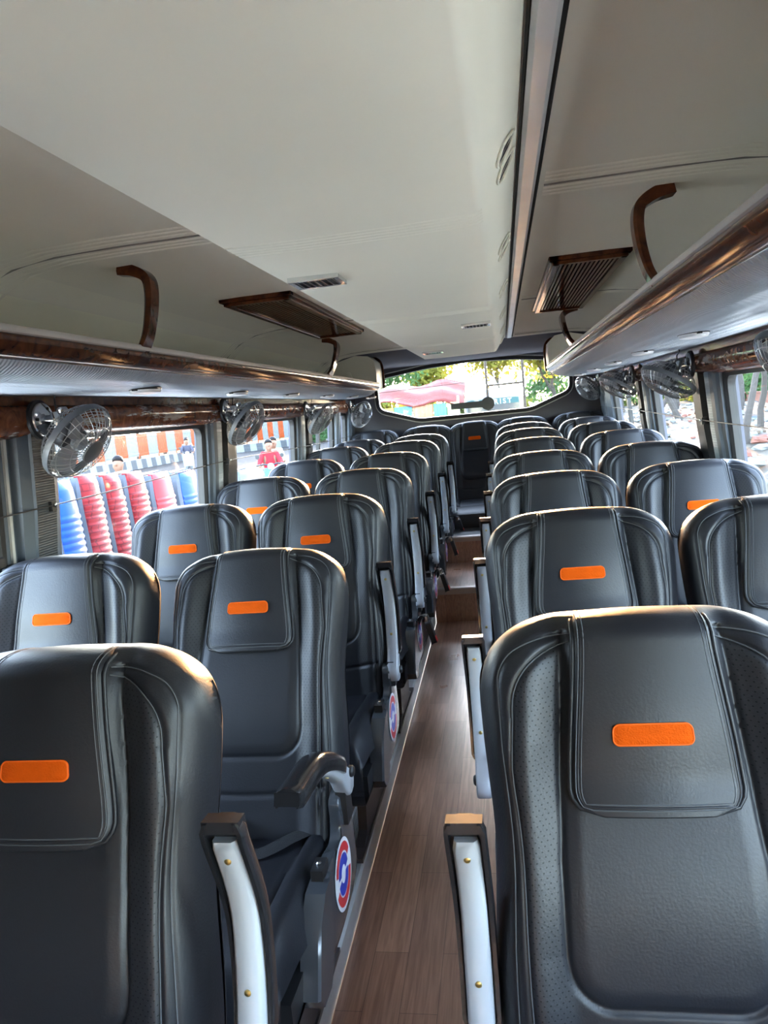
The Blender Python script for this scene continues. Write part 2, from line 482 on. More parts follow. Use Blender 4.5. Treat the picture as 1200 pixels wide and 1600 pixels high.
def piping_mesh():
    b = MB()
    for ins in (0.0, 0.011):
        pts = []
        for i in range(34):                                           # rear-left edge, over the crest, down to the hem
            t = -0.45+i/33*1.42
            hw = max(flap_hw(max(t, 0)), 0.05)
            pts.append(flap_pt(-(1-ins/hw), min(t, 1-ins/FL), 0.010 if ins else 0.006))
        for i in range(1, 16):
            a = -1+2*i/16
            pts.append(flap_pt(a*(1-ins/0.117), 1-ins/FL-(0 if ins else 0.0), 0.011 if ins else 0.005))
        for i in range(33, -1, -1):
            t = -0.45+i/33*1.42
            hw = max(flap_hw(max(t, 0)), 0.05)
            pts.append(flap_pt((1-ins/hw), min(t, 1-ins/FL), 0.010 if ins else 0.006))
        b.tube(pts, 0.0034 if not ins else 0.0022, 7)
    return b.mesh('piping', M['leather'], angle=70)
def hem_stitch_mesh():
    b = MB(); pts = []
    for ins in (0.0075, 0.015):
        pts = []
        for i in range(50):
            t = -0.1+i/49*1.06; hw = flap_hw(max(t, 0)); pts.append(flap_pt(-(1-ins/hw), min(t, 1-ins/FL), 0.0118))
        for i in range(1, 20): pts.append(flap_pt((-1+2*i/20)*(1-ins/0.117), 1-ins/FL, 0.0122))
        for i in range(49, -1, -1):
            t = -0.1+i/49*1.06; hw = flap_hw(max(t, 0)); pts.append(flap_pt(1-ins/hw, min(t, 1-ins/FL), 0.0118))
        b.tube(pts, 0.0009, 4)
    return b.mesh('hem_stitching', M['thread'])
def rrect(w, h, r, n=8):
    P = []
    for cx, cy, a0 in ((w-r, h-r, 0), (-w+r, h-r, pi/2), (-w+r, -h+r, pi), (w-r, -h+r, 3*pi/2)):
        for i in range(n+1): a = a0+pi/2*i/n; P.append((cx+r*cos(a), cy+r*sin(a)))
    return P
def patch_meshes():
    P = rrect(0.0535, 0.0148, 0.009); ts = 0.165/FL*1.02
    def pt(p, off): return flap_pt(p[0]/0.110, 0.62-p[1]/FL, off)
    b = MB(); rings = [[pt(p, 0.006) for p in P], [pt(p, 0.0150) for p in P], [pt((p[0]*.95, p[1]*.82), 0.0160) for p in P], [pt((p[0]*.5, p[1]*.3), 0.0163) for p in P]]
    b.loft(rings)
    e = MB(); e.tube([pt((p[0]*0.99, p[1]*0.96), 0.0152) for p in P], 0.0013, 6, closed=True)
    return b.mesh('orange_patch', M['orange'], angle=60), e.mesh('patch_border', M['orange_edge'])
def cushion_mesh(deep=0.07):
    nu, nv = 60, 56; b = MB(); T = []; Bm = []
    y0, y1 = -0.70, -0.175; hw = 0.226
    def pt(u, v):
        x = hw*(0.6*u+0.4*sin(u*pi/2)); vv = 0.65*v+0.35*(0.5-0.5*cos(pi*v)); y = lerp(y0, y1, vv)
        x *= 1-0.05*(1-vv)**3
        d = min(hw-abs(x), (y-y0)*1.0, (y1-y)*1.5+0.02); e = sqrt(max(0, 1-(1-min(max(d, 0)/0.06, 1))**2))
        bol = sstep(abs(x), 0.125, 0.20)
        z = 0.275+0.115*e+0.022*bol*e-0.014*sstep(vv, 0.3, 1)-0.018*sstep(1-vv, 0.75, 1)
        z -= 0.006*math.exp(-((abs(x)-0.138-0.02*vv)/0.005)**2)*e
        z -= 0.006*math.exp(-((vv-0.30)/0.012)**2)*(abs(x) < 0.14)
        return Vector((x, y, z)), e
    for j in range(nv+1):
        for i in range(nu+1):
            p, e = pt(-1+2*i/nu, j/nv); T.append(p); Bm.append(Vector((p.x, p.y, 0.275-deep*e**0.6)))
    w = nu+1; fs = [(j*w+i, j*w+i+1, (j+1)*w+i+1, (j+1)*w+i) for j in range(nv) for i in range(nu)]
    b.add(T, fs); b.add(Bm, [f[::-1] for f in fs])
    me = b.mesh('seat_cushion', M['leather'])
    import bmesh
    bm = bmesh.new(); bm.from_mesh(me); bmesh.ops.remove_doubles(bm, verts=bm.verts, dist=0.0006); bmesh.ops.recalc_face_normals(bm, faces=bm.faces)
    for f in bm.faces: f.smooth = True
    bm.to_mesh(me); bm.free()
    return me
def base_mesh(h0):
    b = MB(); b.prism([(-0.64, 0.22), (-0.18, 0.20), (-0.20, 0.27), (-0.64, 0.285)], 0, -0.215, 0.215)
    return b.mesh('seat_pan', M['blacksatin'])
def leg_mesh(x, h0):
    b = MB()
    b.prism([(-0.60, h0+0.0), (-0.56, h0+0.012), (-0.50, h0+0.035), (-0.46, 0.21), (-0.22, 0.20), (-0.25, h0+0.035), (-0.20, h0+0.012), (-0.17, h0), ], 0, x-0.014, x+0.014)
    b.prism([(-0.62, h0), (-0.62, h0+0.012), (-0.15, h0+0.012), (-0.15, h0)], 0, x-0.020, x+0.020)
    return b.mesh('leg', M['legsteel'], angle=30)
def panel_mesh(sx):
    b = MB()
    out = [(-0.250, 0.47), (-0.165, 0.475), (-0.150, 0.42), (-0.135, 0.33), (-0.14, 0.25), (-0.20, 0.215), (-0.36, 0.20), (-0.455, 0.225), (-0.46, 0.34), (-0.435, 0.385), (-0.36, 0.395), (-0.285, 0.385), (-0.258, 0.42)]
    P = [(p.x, p.y) for p in catmull([(p[0], p[1], 0) for p in out], 4, True)]
    cx, cy = -0.28, 0.31
    def ring(k, x): return [(sx*x, cx+(p[0]-cx)*k, cy+(p[1]-cy)*k) for p in P]
    b.loft([ring(1, 0.214), ring(1, 0.231), ring(0.96, 0.238), ring(0.80, 0.2405), ring(0.4, 0.242)])
    return b.mesh('side_panel', M['panelplastic'], angle=50)
def lever_mesh(sx):
    b = MB()
    out = [(-0.425, 0.392), (-0.47, 0.388), (-0.52, 0.35), (-0.545, 0.30), (-0.575, 0.235), (-0.555, 0.205), (-0.50, 0.200), (-0.465, 0.225), (-0.44, 0.30)]
    b.loft([[(sx*x, p[0]+dy, p[1]) for p in out] for x, dy in ((0.208, 0), (0.244, 0), (0.250, 0.004))])
    return b.mesh('lever_cover', M['panelplastic'], angle=30)
def latch_mesh(sx):
    b = MB(); b.box(min(sx*0.212, sx*0.238), max(sx*0.212, sx*0.238), -0.435, -0.385, 0.390, 0.414)
    b.lathe([(0.006, 0), (0.006, 0.004), (0.003, 0.006)], Matrix.Translation((sx*0.225, -0.41, 0.414)), 10, 1)
    return b.mesh('recline_latch', [M['blacksatin'], M['chrome']], smooth=False)
def sticker_mesh(sx):
    """Round white label with red and blue bands."""
    b = MB(); c = (-0.295, 0.315); r = 0.078
    def disc(r0, r1, x, a0, a1, mi, n=40):
        ring = []
        for i in range(n+1):
            a = lerp(a0, a1, i/n)
            ring.append([(sx*x, c[0]+q*cos(a), c[1]+q*sin(a)) for q in (r0, r1)])
        b.loft(ring, closed_ring=False, mi=mi)
    disc(0.0005, r, 0.2432, 0, 2*pi, 0)
    disc(0.060, 0.071, 0.2436, 0, 2*pi, 0)
    disc(0.049, 0.069, 0.2437, pi*1.08, pi*1.92, 1)
    disc(0.049, 0.069, 0.2437, pi*0.12, pi*0.88, 1)
    disc(0.020, 0.045, 0.2437, pi*0.05, pi*0.95, 2)
    disc(0.020, 0.045, 0.2437, pi*1.05, pi*1.95, 2)
    return b.mesh('round_sticker', [M['white'], M['red'], M['blue']], smooth=False)
# armrest: a = along, c = towards the pad. Pivot at the origin.
ARM_L = 0.375
def arm_rings(prof, sec):
    return [[sec(a, *p) for p in prof(a)] for a in []]
def arm_meshes(sx):
    """Built lowered: length towards -y, pad up (+z)."""
    n = 26
    def bow(a): t = a/ARM_L; return 0.030*sin(pi*min(1, t*1.05))-0.022*sstep(t, 0.55, 1.0)
    g = MB(); rings = []
    for i in range(n+1):
        a = -0.028+(ARM_L-0.026+0.028)*i/n; t = max(0, a/ARM_L)
        h = lerp(0.040, 0.017, sstep(t, 0.05, 1)); w = 0.0185*(1 if i < n else 0.85)
        top = bow(max(a, 0))+0.004; bot = top-h-0.018*(1-sstep(t, 0, 0.16))
        if i == 0: top -= 0.012; bot += 0.012
        P = [(-w, top), (-w*1.0, bot+0.006), (-w*0.72, bot), (w*0.72, bot), (w*1.0, bot+0.006), (w, top)]
        rings.append([(x, -a, z) for x, z in P])
    g.loft(rings)
    grey = g.mesh('armrest', M['greyplastic'], angle=50)
    p = MB(); rings = []
    for i in range(n+1):
        a = 0.055+(ARM_L-0.055)*i/n; z0 = bow(a)
        e = 1 if 0 < i < n else 0.8
        w = 0.0275*e; lipd = 0.015
        P = [(-w, z0-lipd), (-w-0.0015, z0+0.004), (-w*0.85, z0+0.018*e), (-w*0.4, z0+0.024*e), (w*0.4, z0+0.024*e), (w*0.85, z0+0.018*e), (w+0.0015, z0+0.004), (w, z0-lipd), (w*0.8, z0-lipd), (w*0.8, z0+0.002), (-w*0.8, z0+0.002), (-w*0.8, z0-lipd)]
        rings.append([(x, -a, z) for x, z in P])
    p.loft(rings)
    # closed nose
    zt = bow(ARM_L)
    p.box(-0.025, 0.025, -ARM_L-0.002, -ARM_L+0.014, zt-0.012, zt+0.013)
    pad = p.mesh('armrest_pad', M['blackplastic'], angle=50)
    kn = MB(); m = Matrix.Rotation(sx*pi/2, 4, 'Y')
    kn.lathe([(0.0135, 0.015), (0.0135, 0.023), (0.010, 0.027), (0.004, 0.028)], m, 18)
    knob = kn.mesh('pivot_knob', M['blacksatin'])
    screws = []
    for a in (0.318, 0.125):
        sc = MB(); t = a/ARM_L; zb = bow(a)+0.004-lerp(0.040, 0.017, sstep(t, 0.05, 1))
        mm = Matrix.Translation((0, -a, zb)) @ Matrix.Rotation(pi, 4, 'X')
        sc.lathe([(0.0048, -0.001), (0.0048, 0.0008), (0.003, 0.0018)], mm, 10)
        screws.append(sc.mesh('screw', M['brass']))
    return grey, pad, knob, screws
def bracket_mesh(sx):
    b = MB(); b.box(sx*0.240-0.012, sx*0.240+0.012, -0.238, -0.185, 0.40, 0.485)
    return b.mesh('armrest_bracket', M['blacksatin'], smooth=False)
def belt_hang_mesh(sx):
    b = MB()
    path = [(sx*0.235, -0.30, 0.355), (sx*0.262, -0.315, 0.405), (sx*0.285, -0.325, 0.400), (sx*0.30, -0.33, 0.34), (sx*0.303, -0.335, 0.28)]
    P = catmull(path, 6); b.tube(P, 0.020, 8, flat=(0.12, 1.0))
    return b.mesh('seat_belt', M['belt'])
def belt_buckle_mesh(sx):
    b = MB()
    m = Matrix.Translation((sx*0.300, -0.333, 0.335)) @ Matrix.Rotation(sx*-0.25, 4, 'Y')
    P = rrect(0.021, 0.05, 0.008, 4)
    b.loft([[m @ Vector((x, p[0], p[1])) for p in P] for x in (-0.010, -0.012, 0.008, 0.011)], mi=0)
    b.box(-0.013, 0.013, -0.014, 0.014, -0.046, -0.022, 1, m)
    b.box(-0.005, 0.005, -0.016, 0.016, 0.05, 0.075, 2, m)
    return b.mesh('buckle', [M['blacksatin'], M['redbutton'], M['chrome']])
def belt_lap_mesh(sx):
    b = MB()
    path = [(sx*0.20, -0.20, 0.39), (sx*0.13, -0.275, 0.393), (sx*0.06, -0.335, 0.388), (sx*0.0, -0.315, 0.392), (sx*-0.06, -0.27, 0.398), (sx*-0.13, -0.33, 0.394), (sx*-0.20, -0.26, 0.39)]
    b.tube(catmull(path, 6), 0.021, 8, flat=(0.10, 1.0))
    return b.mesh('seat_belt', M['belt'])
def lap_buckle_mesh(sx):
    b = MB(); m = Matrix.Translation((sx*-0.03, -0.275, 0.412)) @ Matrix.Rotation(sx*0.35, 4, 'Z')
    P = rrect(0.042, 0.026, 0.008, 4)
    b.loft([[m @ Vector((p[0]*k, p[1]*k, z)) for p in P] for z, k in ((-0.010, 0.9), (-0.006, 1), (0.006, 1), (0.010, 0.9))])
    b.box(-0.085, -0.04, -0.006, 0.006, -0.002, 0.002, 1, m)
    return b.mesh('buckle', [M['blacksatin'], M['chrome']])
ME = dict(back=seat_back_mesh(), seam=seam_mesh(), flap=flap_mesh(), piping=piping_mesh(), hem=hem_stitch_mesh(), cush=cushion_mesh(), cush_low=cushion_mesh(0.012))
ME['patch'], ME['patchb'] = patch_meshes()
SIDE = {}
for sx in (-1, 1):
    d = {}
    d['panel'] = panel_mesh(sx); d['lever'] = lever_mesh(sx); d['latch'] = latch_mesh(sx); d['sticker'] = sticker_mesh(sx)
    d['arm'], d['pad'], d['knob'], d['screw'] = arm_meshes(sx); d['brk'] = bracket_mesh(sx)
    d['belt'] = belt_hang_mesh(sx); d['buckle'] = belt_buckle_mesh(sx); d['lap'] = belt_lap_mesh(sx); d['lapb'] = lap_buckle_mesh(sx)
    SIDE[sx] = d
LEGS = {}
def legs(h0):
    if h0 not in LEGS: LEGS[h0] = (base_mesh(h0), leg_mesh(-0.150, h0), leg_mesh(0.150, h0))
    return LEGS[h0]

def seat_proto(sx, aisle, h0):
    """One coach seat; local origin on the floor under the crest of its back. sx = side of the aisle."""
    t = empty('reclining_chair'); t.location = (0, 0, 0)
    bk = link('backrest', ME['back'], t, PIV); link('stitching', ME['seam'], bk)
    fl = link('headrest_cover', ME['flap'], t, PIV)
    link('piping', ME['piping'], fl); link('hem_stitching', ME['hem'], fl)
    pt = link('orange_patch', ME['patch'], fl)
    pt['label'] = 'blank orange velvet patch with stitched border'
    link('patch_border', ME['patchb'], fl)
    link('seat_cushion', ME['cush' if h0 < 0.2 else 'cush_low'], t)
    if h0 < 0.2: base, l1, l2 = legs(h0)
    if h0 < 0.2: link('seat_pan', base, t); link('leg', l1, t); link('leg', l2, t)
    if aisle:
        d = SIDE[sx]
        sp = link('side_panel', d['panel'], t); st = link('round_sticker', d['sticker'], sp)
        st['label'] = 'round white sticker with red and blue bands'
        link('lever_cover', d['lever'], t); link('recline_latch', d['latch'], t); link('armrest_bracket', d['brk'], t)
        a = link('armrest', d['arm'], t, (sx*0.262, -0.205, 0.487))
        a['label'] = 'light grey plastic armrest'
        link('armrest_pad', d['pad'], a); link('pivot_knob', d['knob'], a); [link('screw', q, a) for q in d['screw']]
        a.rotation_euler = (R(-93), 0, 0)
    return t
PROTO = {}
def seat(sx, aisle, x, y, z, label, h0=0.0, recline=0.0, arm_down=False, belt=None, group=None, armx=0.0, armrot=None, armz=0.0):
    k = (sx, aisle, h0)
    if k not in PROTO: PROTO[k] = seat_proto(sx, aisle, h0); t = PROTO[k]
    else: t = copy_tree(PROTO[k])
    for ch in t.children:
        nm = ch.name.split('.')[0]
        if nm in ('backrest', 'headrest_cover'): ch.rotation_euler = (-R(recline), 0, 0)
        if nm == 'armrest':
            ch.rotation_euler = (R(armrot) if armrot is not None else R(-93), 0, 0); ch.location.x = sx*((0.244 if arm_down else 0.258)+armx); ch.location.z = 0.487+armz
            if arm_down: ch.rotation_euler = (R(-23), 0, -sx*R(3)); ch.location.z += 0.03
        if nm == 'seat_belt':
            for g in list(ch.children): bpy.data.objects.remove(g)
            bpy.data.objects.remove(ch)
    d = SIDE[sx]
    if belt == 'hang':
        b = link('seat_belt', d['belt'], t); link('buckle', d['buckle'], b)
    if belt == 'lap':
        b = link('seat_belt', d['lap'], t); link('buckle', d['lapb'], b)
    t.location = (x, y, z)
    tag(t, label, 'seat', group)
    return t
NTH = ['first', 'second', 'third', 'fourth', 'fifth', 'sixth', 'seventh']
YR = [1.135, 1.96, 2.78, 3.565, 4.375, 5.185, 6.03]
YL = [1.035, 1.80, 2.60, 3.44, 4.26, 5.11, 5.93]
ZCR = [1.074, 1.11, 1.130, 1.154, 1.180, 1.204, 1.220]
ZCL = [1.086, 1.108, 1.132, 1.150, 1.172, 1.196, 1.206]
XA, XW = 0.4235, 0.916
def zfix(zc, y): return zc-1.05
for k in range(7):
    raised = 0.13 if k >= 5 else 0.0
    # fence side (aisle on its +x flank)
    lab = {0: 'big black leather aisle seat at the front on the fence side, armrest folded up',
           1: 'black leather aisle seat with its armrest lowered, back reclined and belt on the cushion'}.get(k,
           'black leather aisle seat with raised armrest, fence side, %s row from the front' % NTH[k])
    seat(1, True, -XA+(0.005 if k else -0.020), YL[k], zfix(ZCL[k], YL[k]), lab, raised, recline=9.0 if k == 1 else 0.0, arm_down=(k == 1), armx=0.055 if k == 0 else (-0.01 if k > 1 else 0), armz=0.01 if k == 0 else (-0.04 if k > 1 else 0),
         belt={1: 'lap', 2: None, 3: 'hang', 4: 'hang', 5: 'hang', 6: 'hang'}.get(k))
    if k > 0:
        lab = 'black leather window seat below the fence-side windows, %s row from the front' % NTH[k]
        seat(1, False, -XW, YL[k], zfix(ZCL[k], YL[k]), lab, raised, recline=0.0)
    lab = {0: 'large black leather aisle seat filling the near corner, on the tree side'}.get(k,
           'black leather aisle seat, tree side of the aisle, %s row from the front' % NTH[k])
    seat(-1, True, XA+(0.006 if k == 0 else 0), YR[k], zfix(ZCR[k], YR[k]), lab, raised, recline=0.0, armx=0.005 if k == 0 else 0.02, armz=-0.04 if k == 0 else -0.085)
    if k > 0:
        lab = 'black leather window seat beside the tree-side windows, %s row from the front' % NTH[k]
        seat(-1, False, XW, YR[k], zfix(ZCR[k], YR[k]), lab, raised)
ZR = 1.254-1.05
rear_lab = ['black leather seat in the rear row, in the corner by the fence windows',
            'black leather rear-row seat between the corner and the middle, fence side',
            'black leather middle seat of the rear row facing down the aisle',
            'black leather rear-row seat just behind the tree-side aisle seats',
            'black leather seat in the rear row, in the corner by the tree windows']
for i, x in enumerate((-XW, -XA, 0.0, XA, XW)):
    s_ = seat(1, False, x, 6.70, ZR, rear_lab[i], 0.27)
# ------------------------------------------------------------------ bus shell
Y0, YE = -1.7, 6.85                     # shell runs from behind the camera to the tail wall
def wallx(z): return 1.21-0.075*max(0, z-0.6)/0.9     # walls lean in above the seats
# aisle floor (sloping), steps, seat platforms
f = MB()
f.add([(-0.252, Y0, -0.071+grade(Y0)), (0.262, Y0, -0.071+grade(Y0)), (0.262, 4.53, 0.052), (-0.252, 4.53, 0.052)], [(0, 1, 2, 3)])
f.add([(-0.252, 4.53, 0.052), (0.262, 4.53, 0.052), (0.262, 4.53, 0.255), (-0.252, 4.53, 0.255)], [(0, 1, 2, 3)])
f.add([(-0.252, 4.53, 0.262), (0.262, 4.53, 0.262), (0.262, 5.30, 0.266), (-0.252, 5.30, 0.266)], [(0, 1, 2, 3)])
f.add([(-0.252, 5.30, 0.266), (0.262, 5.30, 0.266), (0.262, 5.30, 0.445), (-0.252, 5.30, 0.445)], [(0, 1, 2, 3)])
structure(f.build('floor', M['planks'], smooth=False))
for nm, yy, zz in (('trim_1', 4.53, 0.262), ('trim_2', 5.30, 0.452)):
    n = MB(); n.prism([(yy-0.012, zz-0.030), (yy-0.012, zz), (yy-0.004, zz+0.006), (yy+0.045, zz+0.006), (yy+0.045, zz-0.002), (yy, zz-0.002), (yy, zz-0.03)], 0, -0.252, 0.262)
    structure(n.build(nm, mat('step_nosing', (0.36, 0.30, 0.26), 0.4, 0.4)))
mm = MB(); mm.add([(-1.2, 5.30, 0.45), (1.2, 5.30, 0.45), (1.2, YE, 0.47), (-1.2, YE, 0.47)], [(0, 1, 2, 3)])
structure(mm.build('floor_rear', mat('dark_floor_mat', (0.02, 0.019, 0.018), 0.6), smooth=False))
M['platform'] = mat('platform_laminate', (0.13, 0.075, 0.05), 0.45, var=0.2, vscale=12)
for sg, nm in ((-1, 'floor_left'), (1, 'floor_right')):
    p = MB(); a, b = sorted((sg*0.262, sg*1.215))
    for y0, y1, z0, z1 in ((Y0, 4.53, grade(Y0), grade(4.53)), (4.53, 5.30, 0.262, 0.27)):
        p.loft([[(a, y, z-0.25), (b, y, z-0.25), (b, y, z), (a, y, z)] for y, z in ((y0, z0), (y1, z1))])
    structure(p.build(nm, M['platform'], smooth=False))
    # ribbed aluminium edge strip with a rounded nose towards the aisle
    q = MB()
    for y0, y1, z0, z1 in ((Y0, 4.53, grade(Y0), grade(4.53)), (4.53, 5.30, 0.262, 0.27)):
        prof = [(0.345, 0.0)]
        for i in range(6):
            x = 0.340-i*0.010
            prof += [(x, 0.006), (x-0.006, 0.006), (x-0.0065, 0.0035), (x-0.0095, 0.0035)]
        prof += [(0.279, 0.007), (0.262, 0.006), (0.255, -0.002), (0.2535, -0.072), (0.2575, -0.072), (0.2585, -0.002)]
        q.loft([[(sg*x, y, z+dz) for x, dz in prof] for y, z in ((y0, z0), (y1, z1))])
    structure(q.build('trim_%d' % (3 if sg < 0 else 4), M['alu'], angle=25))
# rear bench box
bb = MB(); bb.loft([[(-1.18, y, z) for y, z in ((5.66, 0.458), (5.66, 0.565), (5.70, 0.585), (5.985, 0.585), (5.985, 0.458))], [(1.18, y, z) for y, z in ((5.66, 0.458), (5.66, 0.565), (5.70, 0.585), (5.985, 0.585), (5.985, 0.458))]])
o = bb.build('rear_bench_box', M['blacksatin']); tag(o, 'black box base running under the rear row of seats', 'seat base')

# side walls with window openings --------------------------------------------------
SILL, HEAD = 0.70, 1.445
WIN = {-1: [(0.95, 1.86), (2.10, 3.34), (3.72, 4.92), (5.30, 6.08), (6.20, 6.60)],
       1: [(-1.6, 0.0), (0.20, 1.55), (1.75, 3.17), (3.62, 4.62), (4.97, 6.16)]}
def wall_pt(sg, y, z, off=0): return (sg*(wallx(z)+off), y, z)
wn = 0
for sg, side in ((-1, 'left'), (1, 'right')):
    w = MB()
    def slab(y0, y1, z0, z1, t=0.05):
        zs = [z0] + ([0.6] if z0 < 0.6 < z1 else []) + [z1]
        for za, zb in zip(zs, zs[1:]):
            vs = [wall_pt(sg, y, z, o_) for o_ in (0, t) for z in (za, zb) for y in (y0, y1)]
            w.add(vs, [(0, 1, 3, 2), (4, 6, 7, 5), (0, 4, 5, 1), (2, 3, 7, 6), (0, 2, 6, 4), (1, 5, 7, 3)])
    slab(Y0, YE, -1.0, SILL); slab(Y0, YE, HEAD, 1.66)
    edges = [Y0] + [e for a in WIN[sg] for e in a] + [YE]
    for a, b in zip(edges[0::2], edges[1::2]):
        if b-a > 0.01: slab(a, b, SILL, HEAD)
    structure(w.build('wall_'+side, M['wallgrey'], smooth=False))
    for (a, b) in WIN[sg]:
        wn += 1
        def frame_loop(mg, off, rr=0.045, n=5):
            P = []
            for cy, cz, a0 in ((b-mg, HEAD-mg, 0), (a+mg, HEAD-mg, pi/2), (a+mg, SILL+mg, pi), (b-mg, SILL+mg, 3*pi/2)):
                sy = 1 if a0 in (0, 3*pi/2) else -1; sz = 1 if a0 in (0, pi/2) else -1
                for i in range(n+1):
                    an = a0+pi/2*i/n
                    P.append(wall_pt(sg, cy-sy*rr+rr*cos(an), cz-sz*rr+rr*sin(an), off))
            return P
        fr = MB(); fr.loft([frame_loop(-0.004, 0.012, 0.01), frame_loop(-0.004, -0.008, 0.01), frame_loop(0.018, -0.010), frame_loop(0.030, 0.0), frame_loop(0.030, 0.03), frame_loop(-0.004, 0.03, 0.01)], cap=False)
        fo = structure(fr.build('window_%d' % wn, M['rubber'], angle=30))
        g = MB(); g.loft([frame_loop(0.022, 0.018), frame_loop(0.022, 0.022)])
        link('pane', g.mesh('pane', M['glass'], smooth=False), fo)
        if (sg, a) in ((-1, 5.30), (1, 4.97)):                        # sliding glass with a slim centre bar
            yy = a+0.30 if sg < 0 else a+0.62
            mu = MB(); mu.loft([[wall_pt(sg, yy+dy, z, off) for dy, off in ((-0.022, 0.0), (0.022, 0.0), (0.022, 0.025), (-0.022, 0.025))] for z in (SILL+0.02, HEAD-0.02)])
            link('centre_bar', mu.mesh('centre_bar', M['blacksatin'], smooth=False), fo)
# near window on the fence side: aluminium slider stile and its catch
st = MB()
for y0, y1, off, mi in ((1.845, 1.885, -0.004, 0), (1.885, 1.897, -0.012, 1), (1.897, 1.915, -0.004, 0)):
    st.loft([[wall_pt(-1, y, z, of) for y, of in ((y0, off), (y1, off), (y1, 0.02), (y0, 0.02))] for z in (SILL, HEAD)], mi=mi)
structure(st.build('trim_5', [M['pillarsmooth'], M['alu']], smooth=False))
ct = MB(); ct.box(-1.215, -1.150, 1.800, 1.845, 1.035, 1.105); ct.box(-1.165, -1.130, 1.815, 1.905, 1.052, 1.075)
o = ct.build('window_catch', M['blacksatin']); bevel(o, 0.006); tag(o, 'black plastic window catch on the near slider frame, fence side', 'window catch')

# pillars: ribbed vinyl covers between the windows
def pillar(name, sg, y0, y1, kind=0):
    p = MB(); yc, hw_ = (y0+y1)/2, (y1-y0)/2
    prof = [(-1, 0.0), (-0.96, 0.030), (-0.55, 0.040), (-0.5, 0.047), (0.5, 0.047), (0.55, 0.040), (0.96, 0.030), (1, 0.0)] if kind == 0 else \
           [(-1, 0.0), (-0.97, 0.020), (-0.82, 0.024), (-0.78, 0.036), (-0.62, 0.040), (-0.45, 0.042), (-0.28, 0.036), (-0.26, 0.022), (-0.06, 0.022), (-0.02, 0.046), (0.45, 0.048), (0.50, 0.030), (0.96, 0.018), (1, 0.0)]
    rings = []
    for z in (SILL-0.05, 0.85, 1.0, 1.2, 1.36, 1.47):
        rings.append([(sg*(wallx(z)-d*(0.45 if z < 0.9 else 0.75 if z < 1.1 else 1)), yc+t*hw_, z) for t, d in prof])
    p.loft(rings, closed_ring=False)
    me_mi = []
    for i, f_ in enumerate(p.f):
        ys = sum(p.v[j][1] for j in f_)/len(f_); t = (ys-yc)/hw_
        me_mi.append((3 if abs(t) < 0.5 else 1) if kind == 0 else (1 if t < -0.62 else 0 if t < -0.28 else 2))
    p.mi = me_mi
    return structure(p.build(name, [M['pillar'], M['pillarsmooth'], M['pillardark'], M['pillarrib']], angle=30))
for i, (sg, y0, y1, k) in enumerate([(-1, 1.915, 2.105, 0), (-1, 3.33, 3.73, 1), (-1, 4.91, 5.31, 1), (-1, 6.07, 6.21, 0), (-1, 6.59, 6.84, 0), (1, 1.54, 1.76, 0), (1, 3.16, 3.63, 1), (1, 4.61, 4.98, 1), (1, 6.15, 6.84, 0)]):
    pillar('window_pillar', sg, y0, y1, k)

# wood-effect valance above the windows: a flat strip and a bulged board per side
for sg, nm in ((-1, 'trim_6'), (1, 'trim_7')):
    v = MB(); y0, y1 = Y0, 6.45
    def vx(z, d): return sg*(wallx(z)-d)
    P = [(1.428, 0.0), (1.432, 0.030), (1.445, 0.050), (1.475, 0.062), (1.505, 0.058), (1.522, 0.040), (1.524, 0.0)]
    v.loft([[(vx(z, d), y, z) for z, d in P] for y in [lerp(y0, y1, i/20) for i in range(21)]])
    structure(v.build(nm, M['worn_glint'], angle=50))
    v = MB(); P = [(1.520, 0.0), (1.520, 0.036), (1.562, 0.036), (1.562, 0.0)]
    v.loft([[(vx(z, d), y, z) for z, d in P] for y in (y0, y1)])
    structure(v.build('trim_%d' % (8 if sg < 0 else 9), M['burl'], smooth=False))

# ceiling: flat centre, coved down behind the racks
ZC = 1.862
half = [(1.185, 1.50), (1.165, 1.60), (1.135, 1.67), (1.085, 1.745), (1.01, 1.805), (0.92, 1.842), (0.80, 1.858), (0.64, ZC), (0.40, ZC)]
prof = [(-a, b) for a, b in half]+[(a, b) for a, b in half[::-1]]
ys = [lerp(Y0, 5.66, i/24) for i in range(25)]
cm = MB(); cm.loft([[(x, y, z) for x, z in prof] for y in ys], closed_ring=False)
for i, f_ in enumerate(cm.f):
    zz = sum(cm.v[j][2] for j in f_)/4; cm.mi[i] = 2 if zz < 1.79 else 1 if zz < 1.83 else 0
structure(cm.build('ceiling', [M['ceil'], M['ceilmid'], M['cove']], angle=60))
# unseen full-height wall added behind the camera to block sky light from the seats
pw = MB(); pw.box(-1.2, 1.2, Y0-0.04, Y0, -0.4, 1.95)
structure(pw.build('wall_front', M['ceil'], smooth=False))
# corner closers from the ceiling end down to the tail wall
hd = MB()
hd.loft([[(x, 5.65, z) for x, z in prof], [(x*1.0, 6.30, z-0.02 if z > 1.8 else z) for x, z in prof], [(x, YE, 1.80 if z > 1.80 else z) for x, z in prof]], closed_ring=False)
structure(hd.build('trim_10', M['wallgrey'], angle=60))
# roof skin outside
rf = MB(); rf.box(-1.26, 1.26, Y0, YE+0.08, 1.95, 1.99)
rf.add([(-1.24, Y0, 1.6), (-1.24, YE, 1.6), (-1.25, YE, 1.96), (-1.25, Y0, 1.96)], [(0, 1, 2, 3)]); rf.add([(1.24, Y0, 1.6), (1.24, YE, 1.6), (1.25, YE, 1.96), (1.25, Y0, 1.96)], [(0, 1, 2, 3)])
structure(rf.build('roof', M['white'], smooth=False))
